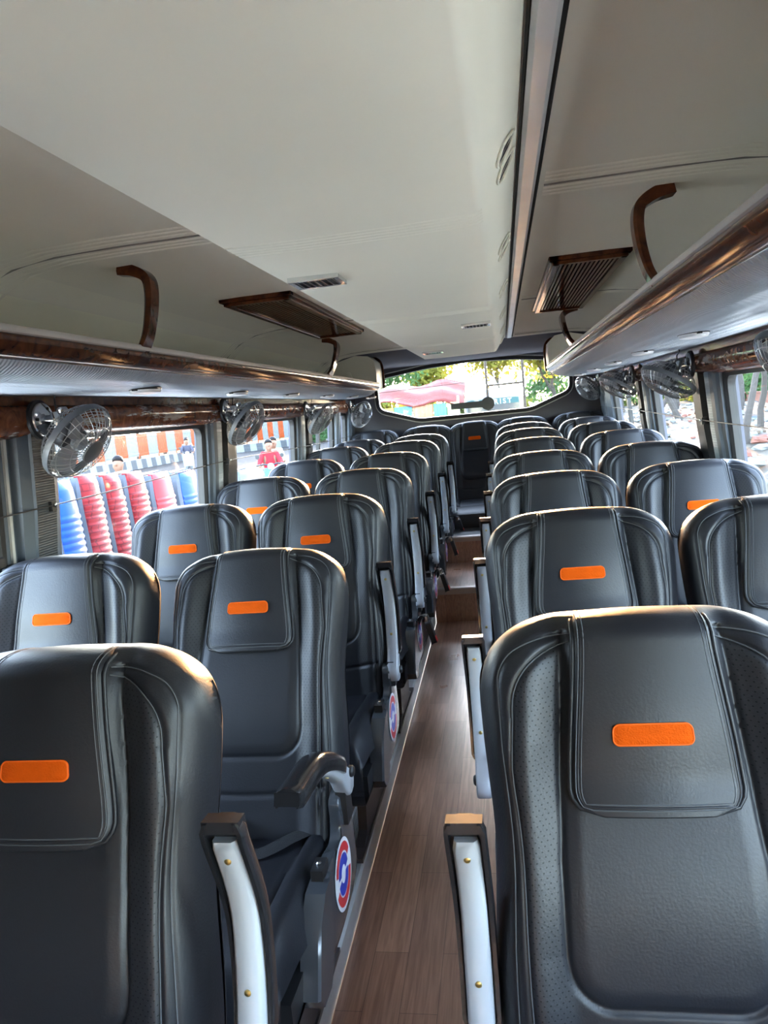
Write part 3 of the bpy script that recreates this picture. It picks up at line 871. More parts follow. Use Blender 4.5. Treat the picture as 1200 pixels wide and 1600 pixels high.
# panel joints pressed into the ceiling and coves
for yy in (1.74, 3.60, 5.42):
    for sg in (-1, 1):
        j = MB()
        pts = [(sg*a, b) for a, b in half[:-1]]+[(sg*0.385, ZC)]
        cc = [p for p in catmull([(a, 0, b) for a, b in pts], 5)]
        def off(p, k=0.0006): return Vector((p.x, 0, p.z-k))
        j.tube([(p.x, yy, p.z-0.0003) for p in cc], 0.0032, 6, 1)
        for q in (-3, -2, -1, 1, 2, 3):
            j.tube([(p.x, yy+q*0.028, p.z+0.0042) for p in cc], 0.0078, 6, 0)
        structure(j.build('ceiling_trim', [M['ceil'], M['joint']], angle=80))

# air duct along the middle of the ceiling --------------------------------------------
duct = empty('air_duct', (0, 0, 0)); tag(duct, 'long cream air duct boxed along the middle of the ceiling', 'air duct')
def duct_prof(k=1.0, dz=0.0, ks=1.0):
    P = [(-0.318, 1.862), (-0.2565, 1.752), (-0.246, 1.743), (-0.10, 1.7405), (0.10, 1.7405), (0.236, 1.7425), (0.2475, 1.7475), (0.258, 1.760), (0.322, 1.862)]
    return [(x*k, max(z, 1.7405)+dz if z < 1.86 else 1.864) for x, z in P]
dm = MB(); rings = []
for y in [lerp(Y0, 5.22, i/30) for i in range(31)]: rings.append([(x, y, z) for x, z in duct_prof()])
for i in range(1, 9):
    a = pi/2*i/8; rings.append([(x*(1-0.05*(1-cos(a))), 5.22+0.12*sin(a)+(0.18*i/8 if z > 1.86 else 0.02*i/8), z+(0.118*(1-cos(a)) if z < 1.86 else 0)) for x, z in duct_prof()])
dm.loft(rings, closed_ring=False)
link('duct_shell', dm.mesh('duct_shell', M['cream'], angle=50), duct)
for y in (1.46, 2.80, 4.10):
    rd = MB()
    for q in range(-2, 3):
        rd.tube([(x, y+q*0.022, z+0.0042) for x, z in duct_prof()[2:7]], 0.0058, 6)
    link('pressed_ridge', rd.mesh('pressed_ridge', M['cream'], angle=80), duct)
# slotted outlets on the sloping flank, one per row
def flank(y, t): return Vector((lerp(0.258, 0.322, t), y, lerp(1.760, 1.862, t)))
fn = Vector((0.847, 0, -0.531))
for yv in [1.37+0.757*k for k in range(6)]:
    vt = MB()
    c = flank(yv, 0.5); dt = Vector((0.531, 0, 0.847)); dy = Vector((0, 1, 0))
    def P2(u, v_, o_=0.0): return c+dy*u+dt*v_+fn*o_
    for s_ in (-1, 1):                                                  # two leaf-shaped halves
        top = []; 
        for i in range(13):
            t = i/12; top.append((s_*0.006+s_*0.085*t, 0.040*sin(pi*t)**0.8))
        ring = [P2(u+0.0, v_+0.002*s_, 0.003) for u, v_ in top]+[P2(u, -v_*0.55, 0.003) for u, v_ in top[::-1]]
        vt.tube(ring, 0.0026, 6, 0, closed=True)
        for i in range(3):
            t0, t1 = 0.16+0.25*i, 0.33+0.25*i
            def e(t, k): return (s_*0.006+s_*0.085*t, 0.036*sin(pi*t)**0.8*k)
            q = [e(t0, 0.9), e(t1, 0.9), e(t1+0.05, -0.45), e(t0+0.05, -0.45)]
            vt.add([P2(u, v_, 0.0012) for u, v_ in q], [(0, 1, 2, 3)], 1)
    link('side_outlet', vt.mesh('side_outlet', [M['cream'], M['grilleslot']]), duct)
# small square outlets set in the underside
for x, y in ((-0.165, 1.83), (0.175, 3.27), (-0.13, 4.58)):
    vt = MB(); z = 1.7405
    for a, b, c_, d in ((-0.062, -0.050, -0.045, 0.045), (0.050, 0.062, -0.045, 0.045), (-0.062, 0.062, -0.055, -0.043), (-0.062, 0.062, 0.043, 0.055)):
        vt.box(x+a, x+b, y+c_, y+d, z-0.010, z+0.002, 1)
    vt.box(x-0.052, x+0.052, y-0.045, y+0.045, z-0.003, z, 0)
    for i in range(7):
        xx = x-0.045+i*0.015; vt.box(xx-0.0016, xx+0.0016, y-0.045, y+0.045, z-0.009, z-0.002, 2)
    link('outlet_grille', vt.mesh('outlet_grille', [M['grilleslot'], M['chrome'], M['fandark']], smooth=False), duct)

# lighting strip beside the duct
ls = MB(); ls.loft([[(0.327, y, 1.8625), (0.327, y, 1.852), (0.334, y, 1.846), (0.357, y, 1.846), (0.364, y, 1.852), (0.364, y, 1.8625)] for y in (Y0, 1.7, 3.4, 5.50)], mi=0)
lt = ls.build('ceiling_light', M['led'], angle=30); tag(lt, 'long grey unlit light strip beside the ceiling duct', 'light strip')
le = MB(); le.tube([(0.3245, y, 1.857) for y in (Y0, 5.52)], 0.0035, 6); le.tube([(0.3685, y, 1.858) for y in (Y0, 5.52)], 0.004, 6)  # black tubes drawn in for the dark gaps beside the strip
link('edge_gap', le.mesh('edge_gap', M['dark']), lt)
ls2 = MB(); ls2.box(-0.364, -0.327, Y0, 5.5, 1.848, 1.8625)
lt2 = ls2.build('ceiling_light', M['led']); tag(lt2, 'light strip on the hidden fence-side flank of the duct', 'light strip')

# slatted return-air grilles
def ac_grille(sg, label):
    g = empty('ceiling_grille', (sg*0.585, 3.33, ZC)); tag(g, label, 'grille', 'ceiling grilles')
    hx, hy, t = 0.135, 0.715, 0.026
    fr = MB(); 
    for k, (z0, z1, ins) in enumerate(((-t*0.55, 0.004, 0.0), (-t, -t*0.55, 0.012))):
        for a, b, c_, d in ((-hx+ins, -hx+0.036, -hy+ins, hy-ins), (hx-0.036, hx-ins, -hy+ins, hy-ins), (-hx+ins, hx-ins, -hy+ins, -hy+0.040), (-hx+ins, hx-ins, hy-0.040, hy-ins)):
            fr.box(a, b, c_, d, z0, z1)
    fo = link('frame', fr.mesh('frame', M['burl'], smooth=False), g); bevel(fo, 0.003, 2)
    sl = MB()
    for i in range(13):
        x = -0.090+i*0.015; sl.box(x-0.0042, x+0.0042, -hy+0.036, hy-0.036, -t*0.75, -t*0.35)
    link('slats', sl.mesh('slats', M['burl'], smooth=False), g)
    bk = MB(); bk.box(-hx+0.03, hx-0.03, -hy+0.03, hy-0.03, -0.006, 0.0); link('backing', bk.mesh('backing', M['grilleslot'], smooth=False), g)
ac_grille(-1, 'dark brown slatted ceiling grille over the fence-side seats')
ac_grille(1, 'glossy brown slatted ceiling grille over the tree-side seats')

# luggage racks -----------------------------------------------------------------------
def rack(sg, label):
    root = empty('luggage_rack', (0, 0, 0)); tag(root, label, 'luggage rack', 'overhead luggage racks')
    sh = -0.025
    ye = 6.12
    yb = [lerp(Y0, 5.62, i/40) for i in range(41)]
    def X(d): return sg*d+sh
    # plan of the front edge: rounded nose at the tail end
    nose = [(5.62+0.50*sin(a), 0.30*(1-cos(a))) for a in [pi/2*i/14 for i in range(1, 15)]]
    stations = [(y, 0.0) for y in yb]+nose
    def sweep(P, name, m, closed=True, ang=50, parent=root):
        b = MB(); rings = []
        for y, inset in stations:
            rings.append([(X(min(d+inset, 1.13) if d < 0.9 else d), y+(0 if inset == 0 else 0), z) for d, z in P])
        b.loft(rings, closed_ring=closed); return link(name, b.mesh(name, m, angle=ang), parent)
    sweep([(1.135, 1.600), (0.668, 1.608), (0.652, 1.622), (0.643, 1.634), (0.635, 1.632), (0.632, 1.622), (0.645, 1.612), (0.668, 1.598), (1.135, 1.590)], 'tray', M['cream'])
    sweep([(0.640, 1.6365), (0.632, 1.638), (0.6265, 1.632), (0.6275, 1.6235), (0.634, 1.620)], 'lip_strip', M['cloth'])
    sweep([(0.633, 1.6225), (0.6285, 1.618), (0.6300, 1.608), (0.6285, 1.606), (0.637, 1.592), (0.651, 1.582), (0.664, 1.578), (0.670, 1.581), (0.655, 1.592), (0.645, 1.606)], 'front_rail', M['burl'])
    ch = sweep([(0.664, 1.5790), (0.6655, 1.5765), (0.6685, 1.5765), (0.668, 1.580)], 'chrome_edge', M['chrome'])
    sweep([(0.667, 1.580), (0.680, 1.567), (0.705, 1.553), (0.74, 1.544), (0.80, 1.540), (0.95, 1.544), (1.135, 1.552), (1.135, 1.562), (0.80, 1.552), (0.71, 1.563), (0.69, 1.578)], 'underside', M['under'])
    # reading lamps under each row
    for k in range(6):
        y = (2.12 if sg < 0 else 2.30)+0.79*k; d = 0.775 if sg < 0 else 0.845
        if y > 6.15: continue
        b = MB(); m = Matrix.Translation((X(d), y, 1.5425)) @ Matrix.Diagonal((0.75, 1.15, 1, 1)) @ Matrix.Rotation(pi, 4, 'X')
        b.lathe([(0.054, 0), (0.054, 0.008), (0.050, 0.013), (0.030, 0.0155), (0.004, 0.016)], m, 28, 0)
        b.lathe([(0.057, -0.001), (0.057, 0.003), (0.053, 0.004)], m, 28, 1)
        b.box(X(d)-0.006, X(d)+0.006, y-0.074, y-0.056, 1.535, 1.541, 1)
        link('reading_lamp', b.mesh('reading_lamp', [M['lampwhite'], M['blacksatin']]), root)
    # bowed brown brackets tying the lip to the ceiling
    for y0, y1 in (((1.86, 1.95), (3.98, 4.28)) if sg < 0 else ((1.76, 1.90), (3.62, 4.15))):
        c_ = [(0.637, y0, 1.625), (0.628, lerp(y0, y1, .25), 1.665), (0.622, lerp(y0, y1, .5), 1.725), (0.626, lerp(y0, y1, .8), 1.785), (0.640, y1, 1.825), (0.672, y1, 1.846), (0.715, y1, 1.856)]
        pts = catmull([(X(d), y, z) for d, y, z in c_], 6); b = MB(); rings = []
        for i, p in enumerate(pts):
            a = pts[max(0, i-1)]; q = pts[min(len(pts)-1, i+1)]; t = (q-a).normalized()
            side = Vector((0, 1, 0)); side = (side-t*side.dot(t)).normalized(); nn = t.cross(side)
            w = 0.021; h = 0.008+0.008*(i/len(pts))
            rings.append([p+side*w+nn*h*.4, p+side*w*.75+nn*h, p-side*w*.75+nn*h, p-side*w+nn*h*.4, p-side*w-nn*h, p+side*w-nn*h])
        b.loft(rings); link('rack_bracket', b.mesh('rack_bracket', M['burl'], angle=35), root)
    # closing partition at the tail end with a brown edge
    b = MB(); yy = 5.66
    P = [(0.650, 1.60), (0.645, 1.72), (0.655, 1.80), (0.70, 1.842), (0.80, 1.855), (1.02, 1.80), (1.10, 1.72), (1.14, 1.60)]
    b.prism([(X(d), z) for d, z in P], 1, yy, yy+0.30); link('end_partition', b.mesh('end_partition', M['cream'], angle=40), root)
    b = MB(); b.tube(catmull([(X(d-0.004), yy+0.30, z) for d, z in P[:5]], 6), 0.012, 8); link('partition_edge', b.mesh('partition_edge', M['burl']), root)
    b = MB(); m = Matrix.Translation((X(0.86), yy-0.002, 1.68)) @ Matrix.Rotation(pi/2, 4, 'X')
    b.lathe([(0.045, -0.004), (0.045, 0.008), (0.038, 0.012), (0.003, 0.012)], m @ Matrix.Diagonal((0.6, 1.3, 1, 1)), 24); link('oval_cover', b.mesh('oval_cover', M['cream']), root)
rack(-1, 'brown-railed overhead luggage rack above the fence-side windows')
rack(1, 'brown-railed overhead luggage rack above the tree-side windows')

# tail wall and rear window ----------------------------------------------------------------
RW = [(-0.50, 1.318), (0.515, 1.322), (0.862, 1.452), (0.868, 1.66), (0.80, 1.718), (0.42, 1.765), (0.02, 1.786), (-0.40, 1.766), (-0.80, 1.718), (-0.868, 1.66), (-0.862, 1.432)]
OUT = [(-1.25, 0.0), (1.25, 0.0), (1.25, 1.10), (1.25, 1.66), (1.25, 2.0), (0.42, 2.0), (0.02, 2.0), (-0.40, 2.0), (-1.25, 2.0), (-1.25, 1.66), (-1.25, 1.1)]
def rounded(P, r, n=4):
    out = []; k = len(P)
    for i in range(k):
        p, a, b = Vector(P[i]), Vector(P[i-1]), Vector(P[(i+1) % k])
        rr = min(r, (a-p).length*0.45, (b-p).length*0.45)
        q0, q1 = p+(a-p).normalized()*rr, p+(b-p).normalized()*rr
        for j in range(n+1):
            t = j/n; out.append(((1-t)**2*q0+2*t*(1-t)*p+t*t*q1))
    return out
RR = rounded(RW, 0.055)
wl = MB(); n = len(RR); per = 5
outp = [OUT[i//per] for i in range(n)]
for y in (YE, YE+0.05):
    wl.add([(p[0], y, p[1]) for p in RR]+[(p[0], y, p[1]) for p in outp], [(i, (i+1) % n, n+(i+1) % n, n+i) for i in range(n)])
wl.add([(p[0], YE, p[1]) for p in RR]+[(p[0], YE+0.05, p[1]) for p in RR], [(i, (i+1) % n, n+(i+1) % n, n+i) for i in range(n)])
structure(wl.build('wall_rear', M['wallgrey'], smooth=False))
def scaled(k): 
    c = Vector((0, 1.55)); out = []
    for i in range(n):
        a, b = Vector(RR[i-1]), Vector(RR[(i+1) % n]); t = (b-a).normalized(); out.append(Vector(RR[i])+Vector((t.y, -t.x))*k)
    return out
fr = MB(); rings = []
for k, y in ((0.030, YE), (0.028, YE-0.012), (0.0, YE-0.016), (-0.004, YE), (-0.004, YE+0.03)): rings.append([(p.x, y, p.y) for p in scaled(k)])
fr.loft(rings, cap=False)
wr = structure(fr.build('window_%d' % (wn+1), M['rubber'], angle=30))
tb = MB(); tb.tube([(p.x, YE-0.006, p.y) for p in scaled(0.036)], 0.0045, 6, closed=True); link('bright_edging', tb.mesh('bright_edging', M['alu']), wr)
g = MB(); g.loft([[(p.x, y, p.y) for p in RR] for y in (YE+0.015, YE+0.02)]); link('pane', g.mesh('pane', M['glass'], smooth=False), wr)
# rear wiper and its motor housing
wp = MB(); m = Matrix.Translation((0.135, YE-0.03, 1.395)) @ Matrix.Rotation(-pi/2, 4, 'X')
wp.lathe([(0.060, 0), (0.060, 0.02), (0.050, 0.03), (0.003, 0.032)], m, 28)
wp.prism([(0.14, 1.365), (0.14, 1.425), (-0.20, 1.424), (-0.20, 1.372)], 1, YE-0.025, YE-0.003)
o = wp.build('wiper_motor', mat('wiper_grey_green', (0.16, 0.19, 0.18), 0.5)); tag(o, 'grey wiper motor cover with flat arm at the bottom of the rear window', 'wiper')
# curtain wires with their hooks
def cwire(pts, label, hooks):
    c_ = catmull(pts, 8); b = MB(); b.tube(c_, 0.0022, 6)
    o = b.build('curtain_wire', M['blacksatin']); tag(o, label, 'wire', 'curtain wires')
    for p in hooks:
        h = MB(); h.box(p[0]-0.012, p[0]+0.012, p[1]-0.011, p[1]+0.011, p[2]-0.018, p[2]+0.012)
        h.lathe([(0.006, 0), (0.006, 0.006), (0.003, 0.008)], Matrix.Translation((p[0]-math.copysign(0.012, p[0]), p[1], p[2])) @ Matrix.Rotation(math.copysign(pi/2, -p[0]), 4, 'Y'), 8, 1)
        k = link('wire_hook', h.mesh('wire_hook', [M['blacksatin'], M['chrome']]), o)
xx = 1.100
cwire([(-xx, Y0, 1.21), (-xx, 2.03, 1.222), (-xx, 3.5, 1.243), (-xx, 5.1, 1.225), (-xx, 6.7, 1.225)], 'thin black curtain wire stretched across the fence-side windows', [(-xx-0.012, 2.03, 1.222), (-xx-0.006, 3.50, 1.243), (-xx-0.006, 5.1, 1.225)])
cwire([(xx, Y0, 1.22), (xx, 1.65, 1.228), (xx, 3.36, 1.238), (xx, 4.8, 1.262), (xx, 6.7, 1.28)], 'thin black curtain wire stretched across the tree-side windows', [(xx+0.010, 1.65, 1.228), (xx+0.008, 3.36, 1.238), (xx+0.008, 4.8, 1.262)])
cwire([(-0.95, 6.80, 1.585), (-0.3, 6.80, 1.598), (0.3, 6.80, 1.61), (0.95, 6.80, 1.625)], 'thin dark wire strung across the rear window', [])

# wall fans -----------------------------------------------------------------------------------
def fan_frame(f_):
    f_ = Vector(f_).normalized(); z = f_; x = Vector((0, 1, 0)); x = (x-z*x.dot(z)).normalized(); y = z.cross(x)
    return Matrix(((x.x, y.x, z.x, 0), (x.y, y.y, z.y, 0), (x.z, y.z, z.z, 0), (0, 0, 0, 1)))
FANM = {}
def fan_meshes(sg, f_):
    """Meshes relative to the mount on the wall; the head sits out along off."""
    k = (sg, tuple(f_))
    if k in FANM: return FANM[k]
    off = Vector((-sg*0.090, 0.035, -0.072 if sg < 0 else -0.058)); T = Matrix.Translation(off) @ fan_frame(f_); d = {}
    Rr = 0.122
    b = MB(); m = Matrix.Rotation(-sg*pi/2, 4, 'Y')
    b.lathe([(0.058, -0.002), (0.058, 0.008), (0.050, 0.012)], m, 28, 1); b.lathe([(0.050, 0.011), (0.048, 0.017), (0.026, 0.021), (0.003, 0.022)], m, 28, 0)
    for a in (0.5, 2.6, 4.7): b.lathe([(0.005, 0.018), (0.005, 0.022), (0.002, 0.023)], m @ Matrix.Translation((0.036*cos(a), 0.036*sin(a), 0)), 8, 1)
    d['base'] = b.mesh('wall_mount', [M['chrome'], M['blacksatin']])
    b = MB(); h = Vector((-sg*0.050, 0.012, -0.005))
    b.tube([(0, 0, 0), h*0.5, h], [0.017, 0.014, 0.016], 12); b.lathe([(0.016, -0.024), (0.018, -0.02), (0.018, 0.02), (0.016, 0.024)], Matrix.Translation(h), 16)
    mo = T @ Vector((0, 0, -0.075)); b.tube([h, (h+mo)*0.5+Vector((0, 0, 0.012)), mo], [0.013, 0.011, 0.012], 10)
    b.lathe([(0.015, -0.004), (0.017, 0.004), (0.012, 0.012)], Matrix.Translation(h+Vector((-sg*0.02, 0, 0.024))), 14)
    d['bracket'] = b.mesh('swivel_bracket', M['chrome'])
    b = MB(); yk = []
    for i in range(13):
        a = pi*i/12; yk.append(T @ Vector((0.090*cos(a), 0.0, -0.035-0.062*sin(a))))
    b.tube(yk, 0.011, 8, flat=(0.45, 1.2)); d['yoke'] = b.mesh('yoke', M['fandark'])
    b = MB(); b.lathe([(0.010, -0.088), (0.034, -0.084), (0.044, -0.070), (0.046, -0.030), (0.040, -0.020), (0.012, -0.016), (0.012, 0.004)], T, 24); d['motor'] = b.mesh('motor', M['fandark'])
    b = MB()
    for rr, z in ((Rr, -0.011), (Rr, 0.011)): pass
    b.loft([[T @ Vector((r*cos(2*pi*j/40), r*sin(2*pi*j/40), z)) for j in range(40)] for r, z in ((Rr-0.004, -0.010), (Rr+0.002, -0.010), (Rr+0.004, 0), (Rr+0.002, 0.010), (Rr-0.004, 0.010), (Rr-0.004, -0.010))], cap=False)
    d['ring'] = b.mesh('cage_ring', M['fangrey'])
    def cage(sgn, nsp, depth, r0):
        b = MB()
        for i in range(nsp):
            a = 2*pi*i/nsp; P = []
            for k_ in range(7):
                t = k_/6; r = lerp(r0, Rr, t); z = sgn*(0.010+depth*(1-t**2.6))
                P.append(T @ Vector((r*cos(a), r*sin(a), z)))
            b.tube(P, 0.0011, 4, cap=False)
        for t in (0.5, 0.85):
            r = lerp(r0, Rr, t); z = sgn*(0.010+depth*(1-t**2.6)); b.tube([T @ Vector((r*cos(2*pi*j/36), r*sin(2*pi*j/36), z)) for j in range(36)], 0.0013, 4, closed=True)
        return b
    d['rear'] = cage(-1, 40, 0.050, 0.040).mesh('rear_cage', M['wire'])
    b = cage(1, 40, 0.048, 0.036); b.lathe([(0.037, 0.055), (0.037, 0.061), (0.020, 0.065), (0.003, 0.066)], T, 24, 1); d['front'] = b.mesh('front_cage', [M['wire'], M['fangrey']])
    b = MB(); b.lathe([(0.026, -0.004), (0.028, 0.010), (0.020, 0.020), (0.003, 0.022)], T, 20)
    for q in range(3):
        rings = []
        for i in range(9):
            t = i/8; r = lerp(0.022, Rr-0.016, t); cw = lerp(0.25, 0.62, sin(pi*min(1, t*0.75+0.12))); a0 = 2*pi*q/3+t*0.35
            ring = []
            for sgn, s in ((1, 0), (1, 0.5), (1, 1), (-1, 1), (-1, 0.5), (-1, 0)):
                a = a0+(s-0.5)*cw*1.7; z = 0.006+(s-0.5)*0.030+sgn*0.0008; ring.append(T @ Vector((r*cos(a), r*sin(a), z)))
            rings.append(ring)
        b.loft(rings)
    d['blades'] = b.mesh('blades', M['blade'])
    b = MB(); e = T @ Vector((0, 0, -0.085)); b.tube(catmull([e, e+Vector((0, 0.01, 0.03)), Vector((-sg*0.04, 0.03, 0.06)), Vector((-sg*0.045, 0.035, 0.085))], 6), 0.0028, 6); d['cable'] = b.mesh('cable', M['blacksatin'])
    FANM[k] = d; return d
def fan(sg, y, z, f_, label, xm=1.075):
    d = fan_meshes(sg, f_); t = empty('wall_fan', (sg*xm, y, z)); tag(t, label, 'fan', 'small cage fans along the windows')
    link('wall_mount', d['base'], t); br = link('swivel_bracket', d['bracket'], t); link('yoke', d['yoke'], t); link('motor', d['motor'], t)
    link('cage_ring', d['ring'], t); link('rear_cage', d['rear'], t); link('front_cage', d['front'], t); link('blades', d['blades'], t); link('cable', d['cable'], t)
ordn = ['nearest the camera', 'second from the camera', 'third from the camera', 'beside the rear wall']
ordn = ['first and largest', 'second', 'third', 'last, by the rear wall']
FL_ = (0.78, -0.08, -0.61)
for k, (y, z) in enumerate(((1.985, 1.478), (3.46, 1.488), (4.98, 1.475), (6.52, 1.478))):
    fan(-1, y, z, FL_ if k < 3 else (0.80, -0.42, -0.42), 'grey cage fan on the fence-side wall, %s counted from the front' % ordn[k])
for k, (y, z) in enumerate(((1.90, 1.49), (3.40, 1.480), (4.84, 1.487), (6.48, 1.500))):
    fan(1, y, z, (-0.52, -0.10, -0.85) if k < 3 else (-0.70, -0.42, -0.60), 'grey cage fan on the tree-side wall, %s counted from the front' % ordn[k])
SUN_EL, SUN_AZ, SKY, SUN, EXPO, SUN_ANG = 7, 0, 1.1, 8, 3.57, 4
# ------------------------------------------------------------------ outside
_mat = mat
def mat(name, col, rough=0.5, *a, spec=0.12, **k): return _mat(name, col, rough, *a, spec=spec, **k)
def gz(x, y):
    if x < 0: return lerp(-1.1, -0.45, sstep(-x, 2.0, 5.0))
    return lerp(-1.1, 0.02, sstep(x, 2.0, 4.2))*1.0 + (0.10*sin(x*1.7+y*0.6)+0.07*sin(y*1.9-x))*sstep(x, 3.0, 5.0)
def ground(name, x0, x1, nx, y0, y1, ny, m):
    b = MB()
    b.add([(lerp(x0, x1, i/nx), lerp(y0, y1, j/ny), gz(lerp(x0, x1, i/nx), lerp(y0, y1, j/ny))) for j in range(ny+1) for i in range(nx+1)],
          [(j*(nx+1)+i, j*(nx+1)+i+1, (j+1)*(nx+1)+i+1, (j+1)*(nx+1)+i) for j in range(ny) for i in range(nx)])
    return structure(b.build(name, m))
M['bounce_ground'] = mat('pale_bounce_ground', (0.88, 0.78, 0.62), 0.9, spec=0.1, var=0.1, vscale=0.8)  # unseen ground, made pale and warm to bounce light onto the ceiling
M['asphalt'] = mat('asphalt', (0.019, 0.019, 0.0195), 0.9, spec=0.05, var=0.15, vscale=1.2)
ground('ground_lot', -8, 3.5, 34, -25, 9.5, 30, M['bounce_ground'])
ground('road_rear', -8, 3.5, 34, 9.5, 95, 60, M['asphalt'])
def rubble_mat():
    m = mat('rubbish_strewn_earth', (0.3, 0.27, 0.22), 0.95, bump=(6, 1.0)); nt, N, L_ = nodes_of(m)
    tc = N.new('ShaderNodeTexCoord'); vo = N.new('ShaderNodeTexVoronoi'); vo.inputs['Scale'].default_value = 2.6
    L_.new(tc.outputs['Object'], vo.inputs['Vector'])
    sp = N.new('ShaderNodeSeparateColor'); L_.new(vo.outputs['Color'], sp.inputs[0])
    cr = N.new('ShaderNodeValToRGB'); e = cr.color_ramp; e.interpolation = 'CONSTANT'
    cols = [(0.0, (0.04763, 0.04048, 0.03096)), (0.25, (0.0643, 0.05477, 0.04048)), (0.45, (0.05716, 0.05002, 0.04048)), (0.6, (0.1, 0.09527, 0.08575)), (0.72, (0.04048, 0.03572, 0.02381)), (0.84, (0.1191, 0.1167, 0.1119)), (0.93, (0.07147, 0.02857, 0.02143)), (0.97, (0.02381, 0.04288, 0.07147))]
    e.elements[0].color = (*cols[0][1], 1); e.elements[1].position = cols[1][0]; e.elements[1].color = (*cols[1][1], 1)
    for p, c in cols[2:]: q = e.elements.new(p); q.color = (*c, 1)
    L_.new(sp.outputs[0], cr.inputs[0]); L_.new(cr.outputs[0], N['Principled BSDF'].inputs['Base Color'])
    return m
ground('road', -60, -8, 50, -25, 95, 60, M['asphalt'])
ground('ground', 3.5, 60, 70, -25, 95, 90, rubble_mat())
def blob(b, c, r, seed, mi=0, sq=(1, 1, 1), n=7):
    rn = random.Random(seed); k = [rn.uniform(0, 6) for _ in range(6)]; rings = []
    for i in range(1, n):
        th = pi*i/n; ring = []
        for j in range(n+2):
            ph = 2*pi*j/(n+2); q = r*(1+0.22*sin(3*ph+k[0]+th*2)+0.15*sin(2*th+k[1]+ph)+0.1*sin(5*ph+k[2]))
            ring.append((c[0]+q*sin(th)*cos(ph)*sq[0], c[1]+q*sin(th)*sin(ph)*sq[1], c[2]+q*cos(th)*sq[2]))
        rings.append(ring)
    b.loft(rings, mi=mi)
rb = MB(); rn = random.Random(3)
for i in range(900):
    x = 3.7+10.0*rn.random()**1.3; y = 6+44*rn.random(); r = rn.uniform(0.04, 0.17)
    blob(rb, (x, y, gz(x, y)+r*0.2), r, i, rn.choice((0, 0, 1, 2, 3, 3)), (1, 1, 0.55), 5)
o = rb.build('rubble', [mat('pale_rubble', (0.1352, 0.1323, 0.1235), 0.9), mat('brown_rubble', (0.1008, 0.0756, 0.0546), 0.9), mat('brick_rubble', (0.1428, 0.063, 0.0462), 0.9), mat('white_litter', (0.1764, 0.1764, 0.1764), 0.7)], smooth=False)
tag(o, 'pale rubble and litter strewn over the bank', 'rubble', kind='stuff')
w = MB(); w.box(14.2, 14.5, -10, 70, -0.3, 0.52); w.box(14.15, 14.55, -10, 70, 0.52, 0.58)
o = w.build('boundary_wall', mat('pink_brick', (0.1764, 0.084, 0.063), 0.9, var=0.3, vscale=1.5), smooth=False); structure(o)

M['bark'] = mat('pale_bark', (0.052, 0.045, 0.040), 0.9, bump=(25, 0.6), var=0.25, vscale=6)
def leafmat(name, col):
    m = bpy.data.materials.new(name); m.use_nodes = True; nt, N, L_ = nodes_of(m); N.remove(N['Principled BSDF'])
    d = N.new('ShaderNodeBsdfDiffuse'); d.inputs[0].default_value = (*col, 1); t = N.new('ShaderNodeBsdfTranslucent'); t.inputs[0].default_value = (*[min(1, c*1.3) for c in col], 1)
    mx = N.new('ShaderNodeMixShader'); mx.inputs[0].default_value = 0.45; L_.new(d.outputs[0], mx.inputs[1]); L_.new(t.outputs[0], mx.inputs[2]); L_.new(mx.outputs[0], N['Material Output'].inputs[0]); return m
LEAF = [leafmat('leaf_olive', (0.08, 0.104, 0.032)), leafmat('leaf_yellow_green', (0.16, 0.152, 0.028)), leafmat('leaf_green', (0.048, 0.096, 0.036))]
def branchy(b, p, d, r, ln, depth, rn, tips):
    q = p; pts = [p]; rs = [r]
    for i in range(5):
        d = (d+Vector((rn.uniform(-.22, .22), rn.uniform(-.22, .22), rn.uniform(-.02, .14)))).normalized(); q = q+d*ln/5; pts.append(q); rs.append(r*(1-0.35*(i+1)/5))
    b.tube(pts, rs, 7 if r > 0.03 else 5)
    if depth == 0: tips.append(q); return
    for i in range(rn.choice((2, 2, 3))):
        dd = (d+Vector((rn.uniform(-1, 1), rn.uniform(-1, 1), rn.uniform(-.1, .6)))*0.75).normalized()
        branchy(b, pts[-1] if i == 0 else pts[rn.randint(3, 5)], dd, r*rn.uniform(.5, .66), ln*rn.uniform(.6, .8), depth-1, rn, tips)
def tree(x, y, r, h, seed, label, lean=(0, 0), leaves=0, lm=0, group=None, depth=3, spread=0.5):
    rn = random.Random(seed); b = MB(); tips = []; z = gz(x, y)-0.1
    t = empty('tree', (x, y, z)); tag(t, label, 'tree', group)
    branchy(b, Vector((0, 0, 0)), Vector((lean[0], lean[1], 1)).normalized(), r, h*0.45, depth, rn, tips)
    link('trunk', b.mesh('trunk', M['bark']), t)
    if leaves:
        l = MB()
        for i in range(leaves):
            c = rn.choice(tips)+Vector((rn.gauss(0, spread), rn.gauss(0, spread), rn.gauss(0, spread*0.8))); s_ = rn.uniform(0.10, 0.24)
            u = Vector((rn.uniform(-1, 1), rn.uniform(-1, 1), rn.uniform(-1, 1))).normalized(); v = u.orthogonal().normalized()
            l.add([c-u*s_, c+v*s_*.5, c+u*s_, c-v*s_*.5], [(0, 1, 2, 3)])
        link('foliage', l.mesh('foliage', LEAF[lm], smooth=False), t)
